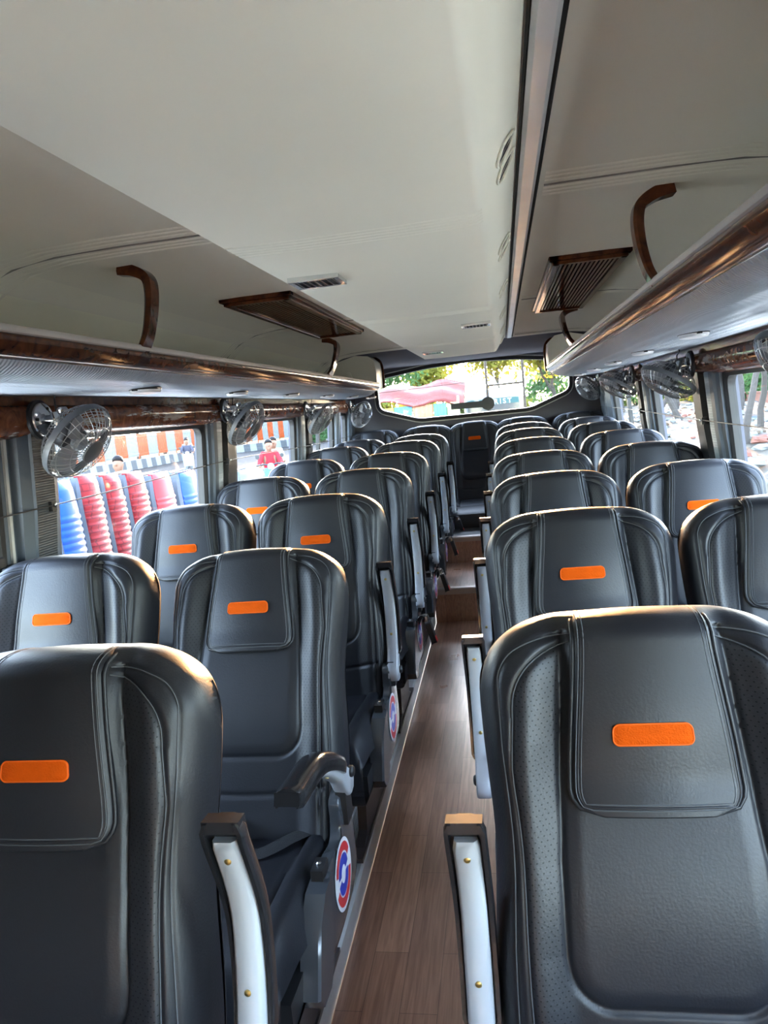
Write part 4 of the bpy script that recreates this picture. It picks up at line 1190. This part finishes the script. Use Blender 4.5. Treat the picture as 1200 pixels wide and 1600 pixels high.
for i, (x, y, r, h, ln, lab, lv) in enumerate([
    (8.7, 29.2, 0.30, 7.0, (0.22, -0.1), 'thick forked bare tree standing behind the near tree-side window', 0),
    (5.2, 16.4, 0.085, 4.2, (0.06, 0.0), 'slim bare sapling with side shoots outside the near tree-side window', 0),
    (6.4, 19.4, 0.09, 4.6, (0.02, -0.1), 'slim pale leaning trunk right of the forked tree', 150),
    (7.6, 33.5, 0.13, 6.0, (0.10, 0.1), 'thin bare trunk behind the pillar on the bank', 0),
    (9.4, 42.0, 0.22, 7.0, (0.15, 0.0), 'bare tree with crossing branches seen through the middle tree-side window', 0),
    (6.6, 28.2, 0.12, 5.0, (-0.25, 0.1), 'leaning bare tree low on the bank, middle tree-side window', 0),
    (6.1, 30.5, 0.10, 4.6, (0.30, 0.0), 'crooked thin tree tilting the other way, middle tree-side window', 120),
    (6.9, 45.0, 0.14, 5.5, (0.0, 0.0), 'bare tree seen through the rearmost tree-side window', 150)]):
    tree(x, y, r, h, 40+i, lab, ln, lv, 0, 'bare trees on the rubble bank')
for i in range(13):
    x, y = 17.5+random.random()*7, 6+i*6.0; 
    tree(x, y, 0.2, 6.5, 70+i, 'pale green leafy tree in the row beyond the pink wall', (0, 0), 1500, 0 if i % 2 else 2, 'leafy trees beyond the wall', 3, 0.95)

def bush(x, y, w_, h_, seed, lm, label, group, n=1500):
    rn = random.Random(seed); t = empty('bush', (x, y, gz(x, y))); tag(t, label, 'bush', group)
    b = MB()
    for k in range(5):
        a = k*1.3; b.tube([(0, 0, -0.1), (0.25*w_*cos(a), 0.25*w_*sin(a), h_*0.4), (0.4*w_*cos(a), 0.4*w_*sin(a), h_*0.8)], [0.05, 0.035, 0.012], 5)
    link('stems', b.mesh('stems', M['bark']), t); l = MB()
    for i in range(n):
        th, ph, r = rn.uniform(0, 2*pi), rn.uniform(0, pi/2), rn.uniform(0.55, 1.0)**0.6
        c = Vector((w_*r*cos(th)*cos(ph), w_*0.7*r*sin(th)*cos(ph), 0.1+h_*r*sin(ph)*rn.uniform(0.7, 1.05))); s_ = rn.uniform(0.12, 0.30)
        u = Vector((rn.uniform(-1, 1), rn.uniform(-1, 1), rn.uniform(-1, 1))).normalized(); v = u.orthogonal().normalized()
        l.add([c-u*s_, c+v*s_*.55, c+u*s_, c-v*s_*.55], [(0, 1, 2, 3)])
    link('foliage', l.mesh('foliage', LEAF[lm], smooth=False), t)
for i in range(9):
    bush(-13+3.4*i, 60+2*(i % 2), 2.6, 3.0+0.5*(i % 3), 500+i, (2, 1, 1, 0, 1, 2, 0, 2, 0)[i], 'round leafy bush in the hedge line far behind the coach', 'bushes behind the coach')
for i in range(11):
    bush(16.6+0.8*(i % 2), 14+5.4*i, 2.9, 2.6+0.6*(i % 3), 600+i, (2, 0, 1)[i % 3], 'leafy bush growing just beyond the pink wall', 'bushes beyond the wall')

# fence side: kerb, railings, traders' seats, van, people
def along(P, ln):
    out = []; P = [Vector((*p, 0)) for p in P]
    for a, b in zip(P, P[1:]):
        n_ = max(1, round((b-a).length/ln))
        for i in range(n_): out.append((a.lerp(b, i/n_), a.lerp(b, (i+1)/n_)))
    return out
kb = MB()
for i, (a, b_) in enumerate(along([(-21.1, 28), (-21.1, 50.5), (-18.8, 52.5), (-16.2, 56.5), (-14.6, 64.0)], 0.62)):
    d = (b_-a).normalized(); nn = Vector((-d.y, d.x, 0)); 
    P = lambda p, o_, z: (p.x+nn.x*o_, p.y+nn.y*o_, z)
    kb.loft([[P(p, 0, -0.5), P(p, 0.06, 0.10), P(p, 0.5, 0.10), P(p, 0.5, -0.5)] for p in (a, b_)], mi=i % 2)
structure(kb.build('kerb', [mat('kerb_white', (0.15, 0.15, 0.15), 0.8), mat('kerb_black', (0.054, 0.057, 0.06), 0.8)], smooth=False))
M['forange'] = mat('rail_orange', (0.204, 0.0372, 0.0084), 0.5); M['fwhite'] = mat('rail_white', (0.126, 0.132, 0.132), 0.5)
FP = {}
def fence_panel(a, b_, m, key, label):
    ln = (b_-a).length; k = (key, round(ln, 2))
    if k not in FP:
        q = MB(); n_ = max(4, round(ln/0.15))
        for i in range(n_):
            x = ln*(i+0.5)/n_; q.box(x-0.4*ln/n_, x+0.4*ln/n_, -0.02, 0.02, 0.26, 1.60)
        for z in (0.42, 1.45): q.box(0, ln, -0.035, -0.02, z-0.04, z+0.04)
        q.box(0.0, 0.06, -0.03, 0.03, 0.08, 1.60)
        FP[k] = q.mesh('fence_panel', m, smooth=False)
    o = link('fence_panel', FP[k], None, (a.x, a.y, 0), (0, 0, math.atan2(b_.y-a.y, b_.x-a.x)))
    tag(o, label, 'fence', 'panels of the roadside railing')
for i, (a, b_) in enumerate(along([(-21.45, 31.1), (-21.45, 50.6)], 1.3)):
    fence_panel(a, b_, M['forange' if i % 2 == 0 else 'fwhite'], i % 2, '%s slatted railing panel along the road above the striped kerb' % ('orange' if i % 2 == 0 else 'white'))
for i, (a, b_) in enumerate(along([(-19.1, 52.8), (-16.5, 56.8), (-14.9, 64.0)], 0.52)):
    fence_panel(a, b_, M['forange' if i % 2 else 'fwhite'], 2+i % 2, '%s narrow railing panel at the bend of the road' % ('orange' if i % 2 else 'white'))
h = MB(); h.box(-31.5, -22.8, 66, 66.3, 0, 4.4); o = h.build('hoarding', M['forange'], smooth=False); tag(o, 'plain orange sheet hoarding rising behind the railing', 'hoarding')
h = MB(); h.box(-22.6, -12.0, 66.4, 66.7, 0, 4.9); o = h.build('hoarding', mat('sheet_green', (0.054, 0.216, 0.096), 0.6), smooth=False); tag(o, 'plain green sheet hoarding beside the orange one', 'hoarding')
for i in range(7):
    tree(-34+random.random()*3, 30+i*7.5, 0.2, 7, 170+i, 'pale tree standing beyond the roadside railing', (0, 0), 1100, 1, 'trees beyond the road', 3, 0.9)

M['seatgrey'] = mat('seat_shell_grey', (0.10, 0.11, 0.125), 0.6)
def cover_mat(name, a, c, patt):
    m = mat(name, a, 0.55, sheen=0.2)
    if patt:
        nt, N, L_ = nodes_of(m); tc = N.new('ShaderNodeTexCoord'); mp = N.new('ShaderNodeMapping'); mp.inputs['Rotation'].default_value = (0, pi/2, 0)
        L_.new(tc.outputs['Object'], mp.inputs[0])
        ck = N.new('ShaderNodeTexBrick'); ck.inputs['Scale'].default_value = 1; ck.inputs['Brick Width'].default_value = 0.10; ck.inputs['Row Height'].default_value = 0.055; ck.inputs['Mortar Size'].default_value = 0.006; ck.offset = 0.37; ck.squash = 0.6; ck.squash_frequency = 3
        ck.inputs['Color1'].default_value = (*a, 1); ck.inputs['Color2'].default_value = (*[x*0.85 for x in a], 1); ck.inputs['Mortar'].default_value = (*c, 1)
        cm_ = N.new('ShaderNodeCombineXYZ'); sp = N.new('ShaderNodeSeparateXYZ'); L_.new(tc.outputs['Object'], sp.inputs[0])
        L_.new(sp.outputs[1], cm_.inputs[0]); L_.new(sp.outputs[2], cm_.inputs[1]); L_.new(cm_.outputs[0], ck.inputs['Vector'])
        L_.new(ck.outputs['Color'], N['Principled BSDF'].inputs['Base Color'])
    return m
CV = {'blue': cover_mat('cover_blue', (0.009, 0.05625, 0.27), None, False), 'red': cover_mat('cover_red_key_pattern', (0.2475, 0.015, 0.0165), (0.13, 0.009, 0.011), True),
      'plain': cover_mat('cover_plain_red', (0.34, 0.03, 0.036), None, False), 'grey': M['seatgrey']}
def trade_seat(y0, y1, top, kind, label, x=-3.0):
    wd = (y1-y0)*0.5; yc = (y0+y1)/2; t = empty('covered_chair', (x, yc, 0.2)); tag(t, label, 'seat', 'covered seats on the trailer outside'); hgt = top-0.2
    b = MB(); rings = []
    for z, k, d in ((0.0, 0.96, 0.0), (0.2, 1, 0.0), (hgt*0.75, 1, 0.03), (hgt*0.9, 0.9, 0.04), (hgt*0.985, 0.74, 0.05), (hgt*0.97, 0.72, 0.08)):
        rings.append([(-0.06-d-0.09, -wd*k, z), (-d, -wd*k, z), (-d+0.02, -wd*k*0.86, z), (-d+0.02, wd*k*0.86, z), (-d, wd*k, z), (-0.06-d-0.09, wd*k, z)])
    b.loft(rings); sh_ = link('seat_shell', b.mesh('seat_shell', M['seatgrey'], angle=30), t)
    c = MB(); rings = []; nz = 90
    for i in range(nz+1):
        z = lerp(0.06, hgt, i/nz); tz = z/hgt; k = 0.83*piece(tz, [(0, 0.96), (0.75, 1), (0.9, 0.93), (1, 0.80)]); d = piece(tz, [(0, 0), (0.75, 0.03), (1, 0.05)])
        ruch = 0.014*abs(sin(z*pi/0.052)) if kind != 'grey' and tz < (0.72 if kind in ('blue', 'plain') else 0.8) else 0.004
        ring = []
        for j in range(13):
            u = -1+2*j/12; ring.append((-d+0.022+ruch+0.045*(1-abs(u)**2.5)*(1-max(0, tz-0.93)*12), u*wd*k, z))
        ring += [(-d-0.02, wd*k, z), (-d-0.02, -wd*k, z)]
        rings.append(ring)
    c.loft(rings); link('ruched_cover', c.mesh('ruched_cover', CV[kind], angle=60), t)
    hb = MB(); hb.tube([(-0.10, -wd*0.75, hgt*0.97), (-0.13, -wd*0.7, hgt+0.005), (-0.13, wd*0.7, hgt+0.005), (-0.10, wd*0.75, hgt*0.97)], 0.014, 6); link('top_frame', hb.mesh('top_frame', M['seatgrey']), t)
trade_seat(4.10, 4.50, 1.12, 'blue', 'blue ruched seat behind the near slider of the fence-side window')
trade_seat(4.86, 5.20, 1.135, 'blue', 'blue ruched seat at the start of the row outside, next to a red one')
trade_seat(5.22, 5.55, 1.15, 'red', 'red key-patterned seat outside, next to the blue one')
trade_seat(5.58, 5.90, 1.12, 'red', 'red key-patterned seat outside, between two alike')
trade_seat(5.94, 6.33, 1.10, 'red', 'red key-patterned seat outside, next to the plain red one')
trade_seat(6.40, 6.88, 1.045, 'plain', 'plain red ruched seat outside, next to the blue end seat')
trade_seat(6.98, 7.50, 1.01, 'blue', 'blue ruched seat at the far end of the row, below the scooter rider')
trade_seat(8.65, 9.35, 0.86, 'grey', 'bare grey seat outside, standing apart below the red-shirted rider')
tl = MB(); tl.box(-4.2, -2.75, 3.6, 9.8, 0.08, 0.2); 
for y in (4.6, 8.6):
    for x in (-3.95, -3.0): tl.lathe([(0.02, -0.09), (0.36, -0.09), (0.38, 0), (0.36, 0.09), (0.02, 0.09)], Matrix.Translation((x, y, gz(x, y)+0.37)) @ Matrix.Rotation(pi/2, 4, 'Y'), 20)
o = tl.build('flatbed_trailer', M['legsteel'], smooth=False); tag(o, 'flat steel trailer bed carrying the red and blue seats', 'trailer')
van = empty('van', (-5.6, 4.3, -0.55)); tag(van, 'white van with a pale blue band parked behind the covered seats', 'van')
b = MB(); P = [(-2.6, 0.35), (-2.6, 2.7), (-2.4, 2.85), (1.7, 2.85), (1.95, 2.7), (1.98, 0.35)]
b.prism(P, 0, -0.95, 0.95); o = link('body', b.mesh('body', mat('van_white', (0.294, 0.315, 0.322), 0.3)), van); bevel(o, 0.06, 3)
b = MB(); b.box(0.945, 0.965, -2.5, 1.9, 1.36, 1.56); link('side_band', b.mesh('side_band', mat('van_pale_blue', (0.24, 0.38, 0.42), 0.4), smooth=False), van)
b = MB(); b.box(0.945, 0.975, 1.55, 1.63, 1.36, 2.2); link('door_pillar', b.mesh('door_pillar', mat('van_pale_blue_trim', (0.24, 0.38, 0.42), 0.4), smooth=False), van)
for y in (-1.7, 1.2):
    for x in (-0.85, 0.85):
        b = MB(); b.lathe([(0.02, -0.1), (0.33, -0.1), (0.35, 0), (0.33, 0.1), (0.02, 0.1)], Matrix.Translation((x, y, 0.35)) @ Matrix.Rotation(pi/2, 4, 'Y'), 22); link('wheel', b.mesh('wheel', M['blacksatin']), van)

# people: one skinned body each, clothes grown over it
M['skin'] = mat('brown_skin', (0.17, 0.09, 0.06), 0.55); M['hair'] = mat('black_hair', (0.012, 0.010, 0.010), 0.6)
def skinned(name, verts, edges, radii, m, parent, root=0, lv=2):
    me = bpy.data.meshes.new(name); me.from_pydata(verts, edges, []); me.materials.append(m)
    o = link(name, me, parent); md = o.modifiers.new('skin', 'SKIN'); md.use_smooth_shade = True
    for v, r in zip(me.skin_vertices[0].data, radii): v.radius = (r, r) if not isinstance(r, tuple) else r
    for i, v in enumerate(me.skin_vertices[0].data): v.use_root = (i == root)
    sb = o.modifiers.new('sub', 'SUBSURF'); sb.levels = lv; sb.render_levels = lv
    return o
def person(loc, heading, label, shirt, trousers, lean=0.10, arms='bars', turn=0.0):
    """Seated rider, local +x forward; pelvis over the saddle."""
    t = empty('person', loc, (0, 0, heading)); tag(t, label, 'person')
    V, E, Rd = [], [], []
    def add(p, r, par=None):
        V.append(p); Rd.append(r)
        if par is not None: E.append((par, len(V)-1))
        return len(V)-1
    pel = add((0, 0, 0.80), (0.15, 0.13)); be = add((lean*0.4, 0, 0.95), (0.15, 0.12), pel); ch = add((lean, 0, 1.17), (0.17, 0.13), be)
    nk = add((lean+0.02, 0, 1.33), 0.058, ch); hd_ = add((lean+0.05, 0, 1.41), (0.074, 0.082), nk); h2 = add((lean+0.055, 0, 1.49), (0.080, 0.092), hd_); h3 = add((lean+0.04, 0, 1.56), (0.06, 0.065), h2)
    no = add((lean+0.155, 0, 1.47), 0.012, h2)
    for e in (-1, 1): add((lean+0.04, e*0.088, 1.475), 0.016, h2)
    limbs = {}
    for sd in (-1, 1):
        sh_ = add((lean+0.0, sd*0.17, 1.27), 0.066, ch)
        el, ha = ((0.22+lean, sd*0.27, 1.04), (0.46, sd*0.25, 1.03)) if arms == 'bars' else ((0.14+lean, sd*0.22, 1.00), (0.32, sd*0.07, 1.02))
        ei = add(el, 0.046, sh_); wi = add(tuple(lerp(el[q], ha[q], 0.88) for q in range(3)), 0.030, ei); pa = add(ha, (0.036, 0.024), wi)
        dv = (Vector(ha)-Vector(el)).normalized()
        for f_ in range(4):
            p = Vector(ha)+dv*0.045+Vector((0, (f_-1.5)*0.017*1, -0.015)); k = add(tuple(p), 0.0095, pa); add(tuple(p+Vector((0.012, 0, -0.035))), 0.0085, k)
        p = Vector(ha)+Vector((0.01, -sd*0.035, 0.0)); k = add(tuple(p), 0.010, pa); add(tuple(p+Vector((0.022, -sd*0.006, -0.02))), 0.009, k)
        hp = add((0.02, sd*0.10, 0.78), 0.095, pel); kn = add((0.40, sd*0.15, 0.74), 0.062, hp); an = add((0.34, sd*0.14, 0.32), 0.040, kn); add((0.46, sd*0.14, 0.28), 0.036, an)
        limbs[sd] = (sh_, ei, wi, hp, kn, an)
    skinned('body', V, E, Rd, M['skin'], t)
    sv, se, sr = [V[pel], V[be], V[ch], (lean+0.015, 0, 1.30)], [(0, 1), (1, 2), (2, 3)], [(0.165, 0.145), (0.165, 0.135), (0.185, 0.145), 0.075]
    for sd in (-1, 1):
        a, e_, w_ = limbs[sd][:3]; k = len(sv); mid = tuple(lerp(V[a][q], V[e_][q], 0.8) for q in range(3))
        sv += [V[a], mid, tuple(lerp(V[e_][q], V[w_][q], 0.75) for q in range(3))]; sr += [0.080, 0.062, 0.048]; se += [(2, k), (k, k+1), (k+1, k+2)]
    skinned('shirt', sv, se, sr, shirt, t)
    tv, te, tr = [(0, 0, 0.80)], [], [(0.165, 0.145)]
    for sd in (-1, 1):
        k = len(tv); tv += [V[limbs[sd][3]], V[limbs[sd][4]], tuple(lerp(V[limbs[sd][4]][q], V[limbs[sd][5]][q], 0.9) for q in range(3))]; tr += [0.106, 0.075, 0.056]; te += [(0, k), (k, k+1), (k+1, k+2)]
    skinned('trousers', tv, te, tr, trousers, t)
    hb = MB(); rings = []
    for i in range(1, 9):
        th = pi*0.60*i/8; rings.append([(lean+0.038+0.098*sin(th)*cos(2*pi*j/18)*(0.80 if cos(2*pi*j/18) > 0.3 and i > 5 else 1), 0.092*sin(th)*sin(2*pi*j/18), 1.535+0.092*cos(th)+(0.03 if cos(2*pi*j/18) > 0.3 and i > 5 else 0)) for j in range(18)])
    hb.loft(rings); link('hair', hb.mesh('hair', M['hair'], angle=80), t)
    return t
def scooter(loc, heading, m, label):
    t = empty('scooter', loc, (0, 0, heading)); tag(t, label, 'scooter', 'scooters on the road')
    for x in (0.62, -0.58):
        b = MB(); mm = Matrix.Translation((x, 0, 0.22)) @ Matrix.Rotation(pi/2, 4, 'X')
        b.lathe([(0.10, -0.03), (0.17, -0.05), (0.22, -0.03), (0.225, 0), (0.22, 0.03), (0.17, 0.05), (0.10, 0.03)], mm, 24, 0); b.lathe([(0.01, -0.02), (0.11, -0.03), (0.11, 0.03), (0.01, 0.02)], mm, 20, 1); link('wheel', b.mesh('wheel', [M['blacksatin'], M['alu']]), t)
    b = MB(); P = [(-0.85, 0.52), (-0.8, 0.66), (-0.25, 0.68), (-0.08, 0.36), (0.30, 0.30), (0.30, 0.22), (-0.30, 0.22), (-0.42, 0.34), (-0.72, 0.40)]
    b.prism(P, 1, -0.15, 0.15); o = link('body', b.mesh('body', m, angle=30), t); bevel(o, 0.03, 2)
    b = MB(); P = [(0.28, 0.28), (0.48, 0.42), (0.50, 0.95), (0.58, 0.98), (0.66, 0.70), (0.70, 0.48), (0.56, 0.40), (0.40, 0.24)]
    b.prism(P, 1, -0.17, 0.17); o = link('front_apron', b.mesh('front_apron', m, angle=30), t); bevel(o, 0.035, 2)
    b = MB(); b.loft([[(x, y*k, z) for y, z in ((-0.14, 0.68), (0.14, 0.68), (0.12, 0.77), (-0.12, 0.77))] for x, k in ((-0.80, 0.7), (-0.5, 1), (-0.12, 0.8))]); link('saddle', b.mesh('saddle', M['blacksatin'], angle=30), t)
    b = MB(); b.tube([(0.46, -0.33, 1.03), (0.50, -0.15, 1.05), (0.52, 0, 1.02), (0.50, 0.15, 1.05), (0.46, 0.33, 1.03)], 0.018, 8); b.lathe([(0.02, 0), (0.07, 0.02), (0.075, 0.06), (0.01, 0.075)], Matrix.Translation((0.53, 0, 1.0)) @ Matrix.Rotation(pi/2, 4, 'Y'), 16, 1); link('handlebar', b.mesh('handlebar', [M['blacksatin'], M['lampwhite']]), t)
    for y in (-0.24, 0.24):
        b = MB(); b.tube([(0.48, y, 1.05), (0.50, y*1.15, 1.20)], 0.007, 5); b.lathe([(0.01, -0.008), (0.05, -0.006), (0.05, 0.006), (0.01, 0.008)], Matrix.Translation((0.50, y*1.18, 1.23)) @ Matrix.Rotation(pi/2, 4, 'Y'), 12); link('mirror', b.mesh('mirror', M['blacksatin']), t)
    return t
def cl(n, c): return mat(n, c, 0.85)
wsh = cl('shirt_white', (0.231, 0.245, 0.259)); dsh = cl('shirt_dark', (0.05, 0.05, 0.07)); rsh = cl('shirt_red', (0.30, 0.016, 0.022)); csh = cl('shirt_cream', (0.36, 0.35, 0.27))
jean = cl('jeans_pale', (0.2, 0.27, 0.30)); blu = cl('trousers_blue', (0.06, 0.12, 0.45)); gre = cl('trousers_grey', (0.12, 0.12, 0.14))
SCW = mat('scooter_white', (0.36, 0.37, 0.38), 0.25); SCG = mat('scooter_grey', (0.22, 0.23, 0.25), 0.3)
g = -0.45
# white-shirted rider passing behind the seats
scooter((-6.2, 11.75, -0.56), R(-84), SCG, 'grey scooter hidden behind the red seats outside'); person((-6.2, 11.75, -0.49), R(-84), 'person in a white shirt riding past behind the red seats', wsh, gre, 0.16)
# dark-shirted rider on the white scooter, passenger behind
scooter((-13.0, 29.6, g), R(-68), SCW, 'white scooter ridden towards the bus by the dark-shirted rider'); person((-13.0, 29.6, g), R(-68), 'person in a dark shirt and pale jeans riding a white scooter', dsh, jean, 0.18)
person((-13.0-0.42*cos(R(-68)), 29.6-0.42*sin(R(-68)), g+0.04), R(-68), 'person in white seated behind the dark-shirted scooter rider', wsh, gre, 0.10, 'lap')
scooter((-5.30, 17.0, -0.56), R(-72), mat('scooter_blue', (0.05, 0.12, 0.50), 0.3), 'blue scooter carrying the red-shirted rider'); person((-5.30, 17.0, -0.56), R(-72), 'person in a red shirt riding towards the bus', rsh, blu, 0.08)
person((-5.30-0.40*cos(R(-72))+0.12, 17.0-0.40*sin(R(-72)), -0.52), R(-72), 'person in a cream shirt seated behind the red-shirted rider', csh, gre, 0.10, 'lap')

# behind the bus: a white tourist coach, ladder on our own tail, stalls and trees
cb = empty('coach', (-0.07, 30.0, -1.1)); tag(cb, 'white tourist coach parked behind, seen through the rear window', 'bus')
b = MB(); P = []
rings = []
for y, k, zt in ((0.0, 0.93, 2.92), (0.06, 0.98, 3.02), (0.25, 1.0, 3.05), (9.0, 1.0, 3.05)):
    rings.append([(-1.18*k, y, 0.35), (-1.18*k, y, 2.55), (-1.10*k, y, zt-0.18), (-0.80*k, y, zt-0.04), (0, y, zt), (0.80*k, y, zt-0.04), (1.10*k, y, zt-0.18), (1.18*k, y, 2.55), (1.18*k, y, 0.35)])
b.loft(rings); link('body', b.mesh('body', mat('coach_white', (0.1584, 0.1624, 0.1663), 0.3), angle=35), cb)
b = MB(); b.loft([[(x, y, z) for x, z in ((-1.02, 1.45), (1.02, 1.45), (1.02, 2.52), (0.9, 2.66), (-0.9, 2.66), (-1.02, 2.52))] for y in (0.02, -0.03)])
ws = link('windscreen', b.mesh('windscreen', mat('coach_glass', (0.0198, 0.03366, 0.03762), 0.08, spec=0.8), smooth=False), cb)
b = MB(); b.box(-1.0, 1.0, -0.036, -0.030, 2.42, 2.64); link('visor_band', b.mesh('visor_band', mat('visor_teal', (0.0198, 0.0594, 0.0594), 0.4), smooth=False), cb)
tx = bpy.data.curves.new('lettering', 'FONT'); tx.body = 'TOURIST'; tx.size = 0.27; tx.align_x = 'CENTER'; tx.extrude = 0.004; tx.space_character = 1.45; tx.offset = 0.006
tmp = bpy.data.objects.new('lettering', tx); C.objects.link(tmp); dg_ = bpy.context.evaluated_depsgraph_get()
tm = bpy.data.meshes.new_from_object(tmp.evaluated_get(dg_)); bpy.data.objects.remove(tmp); tm.materials.clear(); tm.materials.append(mat('letter_white', (0.28, 0.287, 0.287), 0.5))
to = link('lettering', tm, cb, (0.0, -0.042, 2.435), (pi/2, 0, 0))
for x in (-0.75, 0.75):
    b = MB(); b.lathe([(0.02, 0), (0.11, 0), (0.12, 0.02), (0.02, 0.05)], Matrix.Translation((x, 0.02, 0.85)) @ Matrix.Rotation(pi/2, 4, 'X'), 18); link('headlamp', b.mesh('headlamp', M['lampwhite']), cb)
    b = MB(); b.lathe([(0.02, -0.14), (0.44, -0.14), (0.46, 0), (0.44, 0.14), (0.02, 0.14)], Matrix.Translation((x*1.3, 1.6, 0.46)) @ Matrix.Rotation(pi/2, 4, 'Y'), 24); link('wheel', b.mesh('wheel', M['blacksatin']), cb)
ld = MB()
for x in (0.134, 0.472): ld.tube([(x, 7.06, -0.3), (x, 7.06, 1.95), (x, 6.95, 2.05)], 0.0125, 8)
for z in (0.3, 0.72, 1.14, 1.56): ld.tube([(0.134, 7.06, z), (0.472, 7.06, z)], 0.0115, 8)
o = ld.build('roof_ladder', mat('ladder_grey', (0.10, 0.11, 0.11), 0.5)); tag(o, 'grey steel ladder on the outside of the rear window', 'ladder')
st = empty('market_stall', (-3.3, 26, -1.1)); tag(st, 'market stall with a sagging red canopy seen through the rear window', 'stall')
cn = MB(); P = []
for j in range(9):
    for i in range(15):
        u, v = i/14, j/8; cn.v.append((-2.6+4.9*u, -0.6+2.6*v, 2.75+0.75*v+0.10*sin(u*17)+0.06*sin(v*9+u*5)-0.35*(u-0.4)**2))
cn.f = [(j*15+i, j*15+i+1, (j+1)*15+i+1, (j+1)*15+i) for j in range(8) for i in range(14)]; cn.mi = [0]*len(cn.f)
o = link('canopy', cn.mesh('canopy', mat('tarpaulin_red', (0.09, 0.018, 0.0132), 0.7)), st); sd_ = o.modifiers.new('thick', 'SOLIDIFY'); sd_.thickness = 0.02
for x in (-2.4, 0.0, 2.1):
    b = MB(); b.tube([(x, -0.5, 0), (x, -0.5, 2.85)], 0.035, 8); link('pole', b.mesh('pole', M['alu']), st)
strips = [('red', (0.217, 0.035, 0.035), 0.36), ('yellow', (0.252, 0.217, 0.056), 0.55), ('mauve', (0.1575, 0.105, 0.175), 0.85), ('yellow', (0.2625, 0.231, 0.049), 0.30), ('blue', (0.056, 0.119, 0.217), 0.62), ('orange', (0.2625, 0.105, 0.063), 0.70), ('green', (0.063, 0.147, 0.098), 0.45), ('pale yellow', (0.252, 0.238, 0.1225), 0.40)]
x = -5.55
for i, (nm, c, wd) in enumerate(strips):
    b = MB(); n_ = 14; vs = []
    for zi in range(7):
        z = lerp(-0.9, 1.55, zi/6)
        for k in range(n_+1): vs.append((x+wd*k/n_, 25.45+0.05*sin(k*1.9+i)*(1-zi/8), z))
    b.add(vs, [(zi*(n_+1)+k, zi*(n_+1)+k+1, (zi+1)*(n_+1)+k+1, (zi+1)*(n_+1)+k) for zi in range(6) for k in range(n_)])
    o = b.build('hanging_cloth', mat('cloth_%d' % i, c, 0.8)); md = o.modifiers.new('thick', 'SOLIDIFY'); md.thickness = 0.012
    nx = strips[i+1][0] if i+1 < len(strips) else 'the coach'
    tag(o, '%s cloth hanging at the stall, between %s and %s' % (nm, 'the window edge' if i == 0 else 'the '+strips[i-1][0]+' one', 'the '+nx+' one' if i+1 < len(strips) else nx), 'cloth', 'cloths hanging at the stall')
    x += wd+0.02
for i, (x, y, lm, lv) in enumerate([(3.4, 46, 1, 1700), (0.6, 52, 1, 1500), (5.6, 38, 0, 1700), (8.0, 50, 2, 1500), (-7.2, 44, 2, 1500), (-3.0, 50, 1, 1700)]):
    tree(x, y, 0.16, 5.8, 300+i, ['sunlit yellow tree behind the coach', 'pale yellow tree standing directly behind the coach roof', 'olive leafy tree beside the coach, tree side', 'green tree far off beyond the coach, tree side', 'green tree rising behind the red canopy', 'thin yellow tree between the canopy and the coach'][i], (0, 0), lv*2, lm, 'trees behind the coach', 3, 0.75)

# ------------------------------------------------------------------ light
wd = bpy.data.worlds.new('sky'); S.world = wd; wd.use_nodes = True
nt = wd.node_tree; N, L_ = nt.nodes, nt.links
sky = N.new('ShaderNodeTexSky'); sky.sky_type = 'NISHITA'
sky.sun_elevation = R(SUN_EL); sky.sun_rotation = R(SUN_AZ); sky.sun_disc = False
sky.air_density = 1.0; sky.dust_density = 1.2; sky.ozone_density = 2.0; sky.altitude = 200
hs = N.new('ShaderNodeHueSaturation'); hs.inputs['Saturation'].default_value = 0.65; L_.new(sky.outputs[0], hs.inputs['Color']); L_.new(hs.outputs[0], N['Background'].inputs[0]); N['Background'].inputs[1].default_value = SKY
sd = bpy.data.lights.new('sun', 'SUN'); sd.energy = SUN; sd.color = (1.0, 0.49, 0.18); sd.angle = R(5)
so = bpy.data.objects.new('sun', sd); C.objects.link(so)
v = Vector((sin(R(SUN_AZ))*cos(R(SUN_EL)), cos(R(SUN_AZ))*cos(R(SUN_EL)), sin(R(SUN_EL))))
sd.angle = R(SUN_ANG); so.rotation_euler = v.to_track_quat('Z', 'Y').to_euler(); so.location = (0, 20, 8)
S.view_settings.view_transform = 'Standard'; S.view_settings.look = 'None'; S.view_settings.gamma = 1; S.view_settings.use_curve_mapping = False
S.view_settings.exposure = EXPO
S.cycles.max_bounces = 10; S.cycles.diffuse_bounces = 5; S.cycles.glossy_bounces = 4; S.cycles.transparent_max_bounces = 16
S.cycles.sample_clamp_indirect = 6; S.cycles.use_denoising = True
